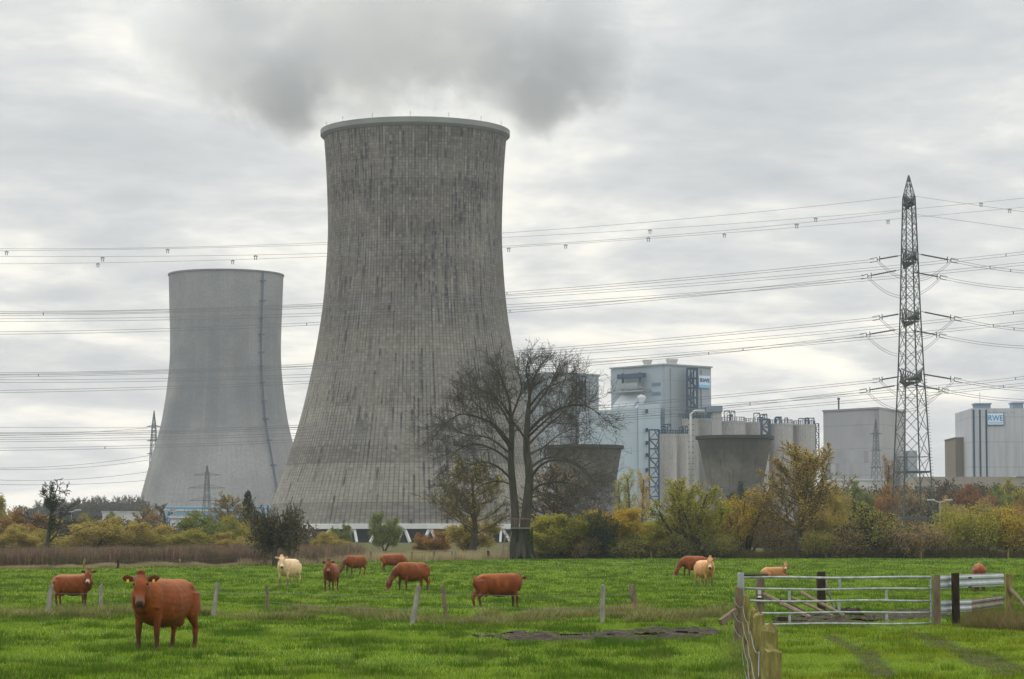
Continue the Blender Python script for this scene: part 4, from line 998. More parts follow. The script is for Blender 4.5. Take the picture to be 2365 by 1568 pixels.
L_cab = [
 ([(0, 934), (860, 915), (1520, 877), (1700, 863), (2100, 829), (2300, 810), (2500, 790), (2622, 778)], 'upper', 7, (1170 * 1.3,), 'highest twin cable left of the pylon, fixed to its top heavy arm'),
 ([(0, 995), (860, 971.5), (1520, 930), (1700, 917), (2100, 880), (2500, 837), (2592, 827)], 'lower', 7.5, (920, 1530), 'twin cable just below the highest pair, ending at the pylon'),
 ([(0, 1118), (860, 1096), (1520, 1053), (1700, 1041), (2100, 1006), (2300, 987), (2500, 965), (2640, 950)], 'upper', 7, (), 'twin cable fixed to the middle arm, upper of its two'),
 ([(0, 1171), (860, 1146.5), (1520, 1108), (2100, 1059), (2300, 1038), (2500, 1013), (2592, 1002)], 'lower', 7, (2126, 2229), 'twin cable fixed to the middle arm, lower of its two'),
 ([(0, 1298), (860, 1278), (1700, 1222), (2140, 1190), (2300, 1173), (2500, 1152.7), (2638, 1137)], 'upper', 7, (), 'twin cable fixed to the lowest arm, upper of its two'),
 ([(0, 1344), (860, 1320), (1700, 1262), (2140, 1222), (2300, 1204), (2500, 1179), (2597, 1169)], 'lower', 7, (315, 2250), 'twin cable fixed to the lowest arm, lower of its two'),
]
for pts, which, pr_, sp_, lb in L_cab: cable(pts, 419 if which == 'upper' else 441, lb, pr_, spacers=sp_)
P_cab = [
 ([(0, 939), (860, 919), (1520, 887), (1700, 877), (2100, 848), (2300, 832), (2500, 813), (2700, 794), (2900, 774), (3072, 755)], 8, (130, 3018), 'highest through cable passing behind the pylon'),
 ([(0, 956), (860, 943), (1520, 914), (1700, 903), (2100, 877), (2300, 860), (2500, 843), (2700, 827), (2900, 805), (3072, 786)], 8, (2970,), 'second through cable passing behind the pylon'),
 ([(0, 1123), (860, 1101), (1520, 1065), (1700, 1056), (2100, 1026), (2300, 1008.5), (2500, 990.6), (2700, 972), (2900, 949.5), (3072, 930)], 8, (115, 3040), 'third through cable from the top, behind the pylon'),
 ([(0, 1139), (860, 1125), (1520, 1094), (1700, 1084), (2100, 1054), (2300, 1035), (2500, 1019), (2700, 1003), (2900, 982), (3072, 962)], 8, (2980,), 'fourth through cable from the top, behind the pylon'),
 ([(0, 1306), (860, 1284), (1520, 1250), (2140, 1216), (2300, 1200), (2500, 1186), (2700, 1168), (2900, 1146), (3072, 1130)], 7, (2250, 3047), 'fifth through cable from the top, behind the pylon'),
 ([(0, 1318), (860, 1303), (1520, 1270), (2140, 1235), (2300, 1223), (2500, 1205), (2700, 1189), (2900, 1167), (3072, 1148)], 7, (3010,), 'lowest through cable passing behind the pylon'),
]
for pts, pr_, sp_, lb in P_cab: cable(pts, 462, lb, pr_, spacers=sp_)
cable([(0, 746), (860, 732), (1520, 698.5), (1700, 685), (2100, 652), (2300, 633.5), (2500, 612.5), (2702, 590)], 430, 'topmost thin single wire running to the pylon peak', rad=.026)
cable([(0, 752), (860, 737), (1520, 712), (1700, 702), (2100, 678), (2300, 663), (2500, 647), (2700, 631), (2900, 611), (3072, 594)], 462, 'thin wire with hanging bird markers, upper of the through pair', rad=.026, marks=(20, 503, 1950, 2447, 2943))
cable([(0, 769), (860, 761.6), (1520, 739), (1700, 728.5), (2100, 697), (2300, 678), (2500, 658.5), (2700, 635)], 420, 'thin wire with bird markers ending at the pylon below its peak', rad=.026, marks=(308, 767, 1945, 2390))
cable([(0, 791), (860, 775), (1520, 742.5), (1700, 730), (2100, 704), (2300, 689), (2500, 673.7), (2700, 658), (2900, 637), (3072, 620)], 462, 'thin wire with bird markers, lower of the through pair', rad=.026, marks=(294, 698, 1526, 1697, 2173, 2664, 3029))
cable([(2742, 588), (2900, 611), (3072, 635)], 430, 'thin single wire falling away right from the pylon peak', rad=.026, deg=2)
cable([(2742, 642), (2900, 664), (3072, 687.5)], 420, 'thin single wire falling away right below the peak', rad=.026, deg=2)
cable([(0, 1282), (450, 1283), (860, 1281)], 800, 'single straight wire low on the left', rad=.05, deg=2, group='far cables low on the left')
for pts, lb in (([(0, 1300), (250, 1297), (448, 1283)], 'distant wire to the top arm of the thin left pylon'), ([(0, 1404), (200, 1396), (330, 1385), (448, 1366)], 'sagging distant wire to the lowest arm of the thin left pylon'),
                ([(0, 1408), (250, 1402), (445, 1380)], 'sagging distant wire just under the one to the lowest arm'), ([(0, 1440), (250, 1436), (445, 1415)], 'distant wire sloping down above the dead tree'), ([(0, 1453), (250, 1452), (440, 1441)], 'lowest distant wire behind the dead tree top')):
    cable(pts, 1000, lb, rad=.07, deg=2, group='far cables low on the left')
# right-going twin cables, insulator strings and jumper loops
def string(a, b, Y, label):
    A = W(a[0] * S3, a[1] * S3, Y); B = W(b[0] * S3, b[1] * S3, Y); o = empty('insulator_string', A, label, 'insulator', 'insulator strings on the pylon')
    m = MB(); v = B - A; L = v.length; n = 26; pts = []; rad = []
    for i in range(n): t_ = .12 + .76 * i / (n - 1); pts.append(v * t_); rad.append(.16 if i % 2 else .07)
    m.tube(pts, rad, 8); m.build('discs', M['insul'], o)
    m = MB(); m.beam((0, 0, 0), v * .13, .09); m.beam(v * .87, v, .09); q = v * .9; m.beam(q + Vector((0, 0, .45)), q - Vector((0, 0, .45)), .12)
    e = v.normalized(); m.beam(v, v + Vector((0, 0, .3)) + e * .1, .1); m.beam(v, v - Vector((0, 0, .3)) + e * .1, .1); m.beam(v + Vector((0, 0, .3)), v + Vector((0, 0, .3)) + e * 1.2, .09); m.beam(v - Vector((0, 0, .3)), v - Vector((0, 0, .3)) + e * 1.2, .09)
    m.build('fitting', M['pyl'], o)
LV = [('top', (2702, 766), (2632, 778), (2752, 761), (2852, 780), (2700, 809), (2604, 828), (2735, 815), (2820, 831), 816, 871),
      ('middle', (2702, 941), (2640, 952), (2762, 934), (2862, 954), (2697, 987), (2600, 1004), (2735, 990), (2818, 1006), 990, 1046),
      ('lowest', (2702, 1129), (2640, 1139), (2762, 1121), (2862, 1138), (2695, 1155), (2600, 1171), (2735, 1153), (2826, 1170), 1170, 1206)]
for nm, a, b, c, d_, e, f, g_, h_, ya, yb in LV:
    string(a, b, 419, f'dark insulator string going left from the {nm} arm, upper one')
    string(c, d_, 419, f'dark insulator string going right from the {nm} arm, upper one')
    string(e, f, 441, f'dark insulator string going left from the {nm} arm, lower one')
    string(g_, h_, 441, f'dark insulator string going right from the {nm} arm, lower one')
    x1, y1 = d_; cable([(x1, y1 - 3), ((x1 + 3072) / 2, (y1 - 3 + ya) / 2 + 2), (3072, ya - 4)], 419, f'twin cable falling right from the {nm} arm, upper one', 7, deg=2, spacers=(x1 + 180,) if nm != 'lowest' else ())
    x1, y1 = h_; cable([(x1, y1 - 3), ((x1 + 3072) / 2, (y1 - 3 + yb) / 2 + 2), (3072, yb - 8)], 441, f'twin cable falling right from the {nm} arm, lower one', 7, deg=2)
    for (p, q, Y, wh) in ((b, d_, 419, 'upper'), (f, h_, 441, 'lower')):
        mx_ = (p[0] + q[0]) / 2; sag = 58; m1 = [(p[0] + (q[0] - p[0]) * t_, (p[1] + (q[1] - p[1]) * t_) + 4 * sag * t_ * (1 - t_)) for t_ in (0, .2, .5, .8, 1.)]
        cable(m1, Y, f'{wh} jumper loop hanging at the {nm} arm', 7, group='jumper loops on the pylon', name='jumper_loop', deg=2)

# lamp and flag posts among the bushes
def pole(xf, ytop, D, label, lamp=True, h=None):
    o = empty('street_lamp' if lamp else 'pole', (X_(xf, D), D, gz(D)), label, 'street lamp' if lamp else 'pole'); z = Zh(ytop, D)
    m = MB(); m.tube([(0, 0, -.5), (0, 0, z)], [.16, .08], 8); m.build('post', M['railsteel'], o)
    if lamp:
        for s in (-1, 1): m = MB(); m.beam((0, 0, z), (s * 1.1, 0, z + .35), .12); m.box(s * 1.4 - .6, s * 1.4 + .6, -.2, .2, z + .3, z + .5); m.build('lamp_head', M['pale'], o)
for a in ((287, 1187, 520, 'twin street lamp before the pale low building'), (402, 1182, 540, 'street lamp above the small white shed'), (167, 1182, 560, 'street lamp near the dead tree, on its right'), (2169, 1160, 420, 'twin street lamp above the yellow bushes at the far right')): pole(*a)
pole(56, 1172, 420, 'bare dark pole left of the dead tree', False); pole(91, 1178, 420, 'bare dark pole directly behind the dead tree', False)

STEAM = True; HAZE = .00011
# ================================================================== trees
def grow(seed, P):
    """returns (branches, leafpoints); P holds per level settings"""
    r = random.Random(seed); out = []; leaves = []
    def br(p, d, L, rad, lv):
        k = P['seg'][lv]; st = L / k; pts = [p.copy()]; dd = d.copy()
        for i in range(k):
            dd = dd + Vector((r.gauss(0, 1), r.gauss(0, 1), r.gauss(0, 1))) * P['wob'][lv]; dd.z += P['trop'][lv] * (i + 1) / k * 1.6; dd.normalize()
            p = p + dd * st; pts.append(p.copy())
        tp = P['taper'][lv]; rr = [max(P.get('rmin', .012), rad * (1 - (1 - tp) * i / k)) for i in range(k + 1)]
        out.append((pts, rr, lv))
        if lv >= P['leaf_lv']:
            for i in range(1, k + 1): leaves.append((pts[i], dd))
        if lv < P['lv']:
            n = P['n'][lv]; n = int(n + r.random()) if isinstance(n, float) else n
            for j in range(n):
                t_ = P['start'][lv] + (1 - P['start'][lv]) * (j + r.random() * .8) / n; f = min(t_ * k, k - .001); i = int(f); q = pts[i].lerp(pts[i + 1], f - i)
                ax = (pts[i + 1] - pts[i]).normalized(); a = R(P['ang'][lv]) * (.7 + .6 * r.random()) * (1 - .35 * t_ if P.get('conv') else 1)
                rot = r.random() * 2 * PI; s = ax.cross(Vector((0, 0, 1)) if abs(ax.z) < .95 else Vector((1, 0, 0))).normalized(); u = ax.cross(s)
                nd = (ax * math.cos(a) + (s * math.cos(rot) + u * math.sin(rot)) * math.sin(a)).normalized()
                Lc = L * P['ratio'][lv] * (1.05 - P['short'][lv] * t_) * (.7 + .5 * r.random())
                br(q, nd, Lc, rr[min(i, k)] * P['rr'][lv], lv + 1)
    for (p, d, L, rad) in P['roots'](r): br(Vector(p), Vector(d).normalized(), L, rad, 0)
    return out, leaves
def tubes_np(branches, sides=(7, 5, 4, 3, 3, 3)):
    V = []; F = []; b = 0
    for pts, rr, lv in branches:
        n = sides[min(lv, 5)]; k = len(pts); A = np.array([tuple(p) for p in pts]); T = np.gradient(A, axis=0); T /= np.linalg.norm(T, axis=1)[:, None] + 1e-9
        ref = np.array([0, 0, 1.]) if abs(T[0, 2]) < .85 else np.array([1., 0, 0]); S = np.cross(T, ref); S /= np.linalg.norm(S, axis=1)[:, None] + 1e-9; U = np.cross(S, T)
        a = np.arange(n) * 2 * PI / n; ring = S[:, None] * np.cos(a)[None, :, None] + U[:, None] * np.sin(a)[None, :, None]
        V.append((A[:, None] + ring * np.array(rr)[:, None, None]).reshape(-1, 3))
        i = np.arange(k - 1)[:, None] * n; j = np.arange(n)[None]; j2 = (j + 1) % n
        F.append(np.stack([i + j, i + j2, i + n + j2, i + n + j], -1).reshape(-1, 4) + b); b += k * n
    return (np.concatenate(V), np.concatenate(F)) if V else (np.zeros((0, 3)), np.zeros((0, 4), int))
def leaf_np(P, size, rng, spread, per):
    P = np.repeat(np.array([tuple(p) for p in P]), per, 0); n = len(P); P = P + rng.normal(0, spread, (n, 3))
    a = rng.normal(size=(n, 3)); a /= np.linalg.norm(a, axis=1)[:, None]; b = np.cross(a, rng.normal(size=(n, 3))); b /= np.linalg.norm(b, axis=1)[:, None]
    s = (size * (.6 + .8 * rng.random(n)))[:, None]
    V = np.stack([P - a * s, P - b * s * .55, P + a * s, P + b * s * .55], 1).reshape(-1, 3); return V, np.arange(4 * n).reshape(n, 4)
PROTO = {}
def proto(key, seed, P, leaf=None, wood='bark', split=1):
    br, lv = grow(seed, P)
    big = [b for b in br if b[2] < split]; fine = [b for b in br if b[2] >= split]
    V1, F1 = tubes_np(big); H = max(p.z for b in br for p in b[0]); xs = sorted(p.x for b in br for p in b[0]); Wd = xs[int(len(xs) * .99)] - xs[int(len(xs) * .01)]
    V2, F2 = tubes_np(fine)
    mt = np_mesh(key + '_trunk', V1, F1, True); mf = np_mesh(key + '_limbs', V2, F2, True) if len(V2) else None; ml = None
    if leaf:
        size, spread, per, frac = leaf; rg = np.random.default_rng(seed); L = [l[0] for l in lv]; rg.shuffle(L); L = L[:int(len(L) * frac)]
        Vl, Fl = leaf_np(L, size, rg, spread, per); ml = np_mesh(key + '_leaves', Vl, Fl)
    PROTO[key] = (mt, mf, ml, H, Wd)
def up1(rad, L, lean=.0): return lambda r: [((0, 0, -.2), (r.uniform(-lean, lean), r.uniform(-lean, lean), 1), L, rad)]
def multi(n, rad, L, spread, base=.3):
    def f(r):
        o = []
        for i in range(n): a = 2 * PI * (i + r.random()) / n; s = spread * (.25 + .95 * r.random()); o.append(((math.cos(a) * base * r.random(), math.sin(a) * base * r.random(), -.2), (math.cos(a) * s, math.sin(a) * s, 1), L * (1.05 - .35 * s) * r.uniform(.8, 1.1), rad * r.uniform(.6, 1.1)))
        return o
    return f
M['bark'] = mat_bark('grey brown bark', (.035, .030, .022), (.085, .075, .058))
M['bark_moss'] = mat_bark('grey bark with moss', (.035, .033, .025), (.085, .08, .062), 2.5)
M['twig'] = mat_simple('brown grey twigs', (.06, .05, .038), .9, .3, 1.)
M['twig_dark'] = mat_simple('dark twigs', (.035, .030, .024), .9, .3, 1.)
M['twig_och'] = mat_simple('ochre twigs', (.13, .09, .035), .9, .3, 1.)
M['lf_yg'] = mat_leaf('yellow green willow leaves', [(.28, .27, .03), (.44, .39, .05), (.17, .18, .03), (.56, .48, .08), (.33, .33, .05)])
M['lf_och'] = mat_leaf('ochre sparse leaves', [(.40, .28, .06), (.54, .39, .10), (.30, .21, .06), (.46, .36, .12)])
M['lf_y'] = mat_leaf('yellow autumn leaves', [(0.435, 0.275, 0.029), (0.600, 0.406, 0.043), (0.319, 0.217, 0.043), (0.600, 0.522, 0.087), (0.435, 0.304, 0.043)])
M['lf_yf'] = mat_leaf('haze tinted gold leaves', [(.36, .27, .06), (.46, .35, .08), (.25, .20, .06), (.52, .41, .12), (.30, .25, .07)])  # distance haze put into the leaf colour, a duller copy of the yellow
M['lf_o'] = mat_leaf('orange autumn leaves', [(.27, .13, .03), (.36, .18, .04), (.18, .10, .04), (.44, .26, .06), (.26, .14, .04)])
M['lf_r'] = mat_leaf('russet red leaves', [(.20, .075, .04), (.28, .10, .05), (.15, .075, .04), (.24, .12, .05)])
M['lf_g'] = mat_leaf('dull green leaves', [(0.102, 0.145, 0.036), (0.160, 0.203, 0.043), (0.072, 0.102, 0.029), (0.232, 0.246, 0.058)])
M['lf_dkb'] = mat_leaf('dark brown leaves', [(.14, .11, .05), (.22, .18, .06), (.26, .24, .08)])
M['lf_dk'] = mat_leaf('dark evergreen leaves', [(.02, .035, .015), (.035, .055, .02), (.05, .07, .03)])
M['lf_br'] = mat_leaf('brown withered leaves', [(0.226, 0.151, 0.075), (0.339, 0.226, 0.113), (0.170, 0.133, 0.056), (0.415, 0.302, 0.133)])
M['lf_ol'] = mat_leaf('olive leaves', [(0.189, 0.208, 0.047), (0.302, 0.282, 0.056), (0.133, 0.151, 0.038), (0.415, 0.339, 0.075)])

fine5 = dict(lv=4, seg=[7, 6, 5, 4, 3], wob=[.05, .12, .18, .22, .28], trop=[.03, .05, .05, .03, 0], taper=[.45, .3, .3, .3, .3], n=[9, 7, 6, 4], start=[.3, .25, .2, .15], ang=[42, 42, 40, 42], ratio=[.62, .55, .5, .5], short=[.5, .5, .5, .4], rr=[.55, .5, .5, .55], leaf_lv=3)
proto('willow', 21, dict(fine5, roots=multi(11, .16, 8.6, .62), lv=3, n=[10, 7, 6], wob=[.05, .1, .15, .2], trop=[.05, .10, .10, .05], ratio=[.42, .45, .45], rr=[.4, .5, .5], ang=[30, 32, 36], start=[.25, .2, .15], leaf_lv=3, rmin=.016), (.085, .16, 1, .9))
proto('willow_low', 33, dict(fine5, roots=multi(12, .11, 5.6, .85), lv=3, n=[7, 5, 4], wob=[.07, .12, .16, .2], trop=[.04, .09, .08, .05], ratio=[.45, .5, .5], rr=[.45, .5, .5], ang=[34, 36, 40], start=[.2, .2, .15], leaf_lv=2, rmin=.014), (.10, .24, 4, 1.))
proto('tall_twiggy', 29, dict(fine5, roots=up1(.30, 12.5, .05), lv=4, n=[42, 9, 6, 4], seg=[9, 8, 5, 3, 2], wob=[.04, .06, .09, .14, .2], trop=[.03, .13, .13, .10, .05], taper=[.12, .2, .3, .3, .4], ratio=[.50, .42, .42, .5], short=[.62, .4, .4, .4], rr=[.36, .42, .5, .55], ang=[42, 30, 30, 34], start=[.22, .15, .1, .1], leaf_lv=4, rmin=.016), (.085, .14, 1, .6))
proto('tall_sparse', 27, dict(fine5, roots=up1(.30, 12.5, .05), lv=4, n=[34, 9, 6, 4], seg=[9, 8, 5, 3, 2], wob=[.04, .06, .09, .14, .2], trop=[.03, .13, .13, .10, .05], taper=[.12, .2, .3, .3, .4], ratio=[.50, .42, .42, .5], short=[.62, .4, .4, .4], rr=[.36, .42, .5, .55], ang=[46, 30, 30, 34], start=[.26, .15, .1, .1], leaf_lv=4, rmin=.016), (.08, .12, 1, .22))
proto('round', 8, dict(fine5, roots=multi(5, .16, 5.8, .55), lv=3, n=[9, 7, 5], seg=[6, 5, 4, 3], wob=[.08, .14, .2, .25], trop=[.03, .03, .02, 0], ratio=[.55, .5, .5], ang=[46, 44, 44], start=[.25, .2, .15], leaf_lv=2, rmin=.018), (.11, .28, 4, .85))
proto('round_b', 18, dict(fine5, roots=multi(4, .18, 6.2, .45), lv=3, n=[9, 7, 5], seg=[6, 5, 4, 3], wob=[.09, .15, .2, .25], trop=[.02, .02, .02, 0], ratio=[.52, .5, .5], ang=[52, 46, 44], start=[.2, .2, .15], leaf_lv=2, rmin=.018), (.11, .28, 3, .85))
proto('sapling', 44, dict(fine5, roots=multi(16, .05, 5.0, .42, 1.1), lv=2, n=[9, 4], seg=[6, 4, 3], wob=[.04, .1, .15], trop=[.03, .14, .1], taper=[.25, .3, .3], ratio=[.34, .4], short=[.5, .4], rr=[.5, .5], ang=[34, 36], start=[.2, .15], leaf_lv=1, rmin=.013), (.09, .2, 2, 1.))
proto('bare_bush', 51, dict(fine5, roots=multi(9, .10, 4.4, .9), lv=3, n=[9, 7, 5], seg=[6, 5, 4, 3], wob=[.10, .18, .24, .3], trop=[.02, .01, .0, 0], ratio=[.5, .5, .5], ang=[48, 46, 46], start=[.15, .15, .15], leaf_lv=3, rmin=.018), (.08, .2, 1, .7))
proto('poplar', 61, dict(fine5, roots=up1(.25, 14., .02), lv=2, n=[46, 7], seg=[9, 5, 3], wob=[.02, .06, .12], trop=[.02, .35, .2], ratio=[.26, .35], short=[.55, .4], rr=[.25, .5], ang=[38, 30], start=[.08, .15], leaf_lv=1, rmin=.015), (.13, .28, 2, 1.))
proto('hawthorn', 72, dict(fine5, roots=lambda r: [((0, 0, -.2), (.06, 0, 1), 2.0, .30)] , lv=4, n=[26, 12, 8, 4], seg=[5, 7, 5, 4, 3], wob=[.06, .11, .2, .25, .3], trop=[.02, .00, -.01, -.01, -.02], taper=[.8, .25, .3, .3, .3], ratio=[1.75, .48, .42, .5], short=[.15, .4, .4, .4], rr=[.34, .45, .5, .6], ang=[58, 48, 48, 46], start=[.5, .15, .12, .1], leaf_lv=4, rmin=.016), (.08, .12, 1, .07))
proto('dead', 83, dict(fine5, roots=lambda r: [((0, 0, -.2), (-.02, 0, 1), 10.6, .30)], lv=3, n=[20, 6, 4], seg=[10, 6, 4, 3], wob=[.05, .14, .22, .28], trop=[0, .06, .04, 0], taper=[.12, .2, .3, .3], ratio=[.40, .42, .45], short=[.62, .4, .4], rr=[.38, .5, .5], ang=[60, 44, 44], start=[.22, .2, .15], leaf_lv=3, rmin=.032), None)
proto('far_round', 91, dict(fine5, roots=multi(3, .25, 7.5, .3), lv=3, n=[9, 7, 5], seg=[6, 5, 4, 2], wob=[.08, .14, .2, .25], trop=[.03, .03, .02, 0], ratio=[.5, .5, .5], ang=[50, 46, 44], start=[.2, .2, .15], leaf_lv=2, rmin=.04), (.22, .42, 3, 1.))
proto('far_bare', 95, dict(fine5, roots=up1(.3, 9., .05), lv=3, n=[12, 8, 5], seg=[6, 5, 4, 2], wob=[.06, .12, .18, .22], trop=[.03, .08, .05, 0], ratio=[.5, .45, .5], ang=[44, 38, 40], start=[.2, .2, .15], leaf_lv=3, rmin=.05), (.14, .2, 1, .3))
# conifer
def conifer_proto():
    r = random.Random(4); br = [([Vector((0, 0, z)) for z in np.linspace(-.2, 12, 8)], list(np.linspace(.22, .02, 8)), 0)]; L = []
    for i in range(150):
        z = 1 + 10.6 * (i / 150.) ** .9; l = (12 - z) * .30 + .25; a = r.random() * 2 * PI; p = Vector((0, 0, z)); q = p + Vector((math.cos(a) * l, math.sin(a) * l, -l * .25)); br.append(([p, q], [.03, .012], 1))
        for k in range(9): L.append(p.lerp(q, (k + 1) / 9.))
    V, F = tubes_np(br[:1]); V2, F2 = tubes_np(br[1:]); rg = np.random.default_rng(2); Vl, Fl = leaf_np(L, .16, rg, .16, 8)
    PROTO['conifer'] = (np_mesh('conifer_trunk', V, F), np_mesh('conifer_limbs', V2, F2), np_mesh('conifer_leaves', Vl, Fl), 12., 6.4)
conifer_proto()
def plant(key, xf, D, ytop, wpx, lmat, label, cat='tree', name='tree', group=None, wood='bark', twig='twig', rz=None, ybase=None, lean=0.):
    mt, mf, ml, H, Wd = PROTO[key]; g = gz(D); h = W(xf, ytop, D).z - g; wd = wpx / FPX * D
    o = empty(name, (X_(xf, D), D, g), label, cat, group); o.scale = (wd / Wd, wd / Wd, h / H * .97); o.rotation_euler = (0, lean, rs.random() * 6 if rz is None else rz)
    def part(nm, me, mat):
        if not me.materials: me.materials.append(M[mat])
        c = bpy.data.objects.new(nm, me); COL.objects.link(c); c.parent = o
        if me.materials[0] != M[mat]: c.material_slots[0].link = 'OBJECT'; c.material_slots[0].material = M[mat]
    bush = cat == 'bush'
    part('stems' if bush else 'trunk', mt, wood)
    if mf: part('twigs' if bush else 'limbs', mf, twig)
    if ml and lmat: part('foliage' if bush else 'crown', ml, lmat)
    return o
HG = 'bushes and trees of the hedge beyond the pasture'; LG = 'bushes beyond the bramble band'; FG = 'far trees among the works'
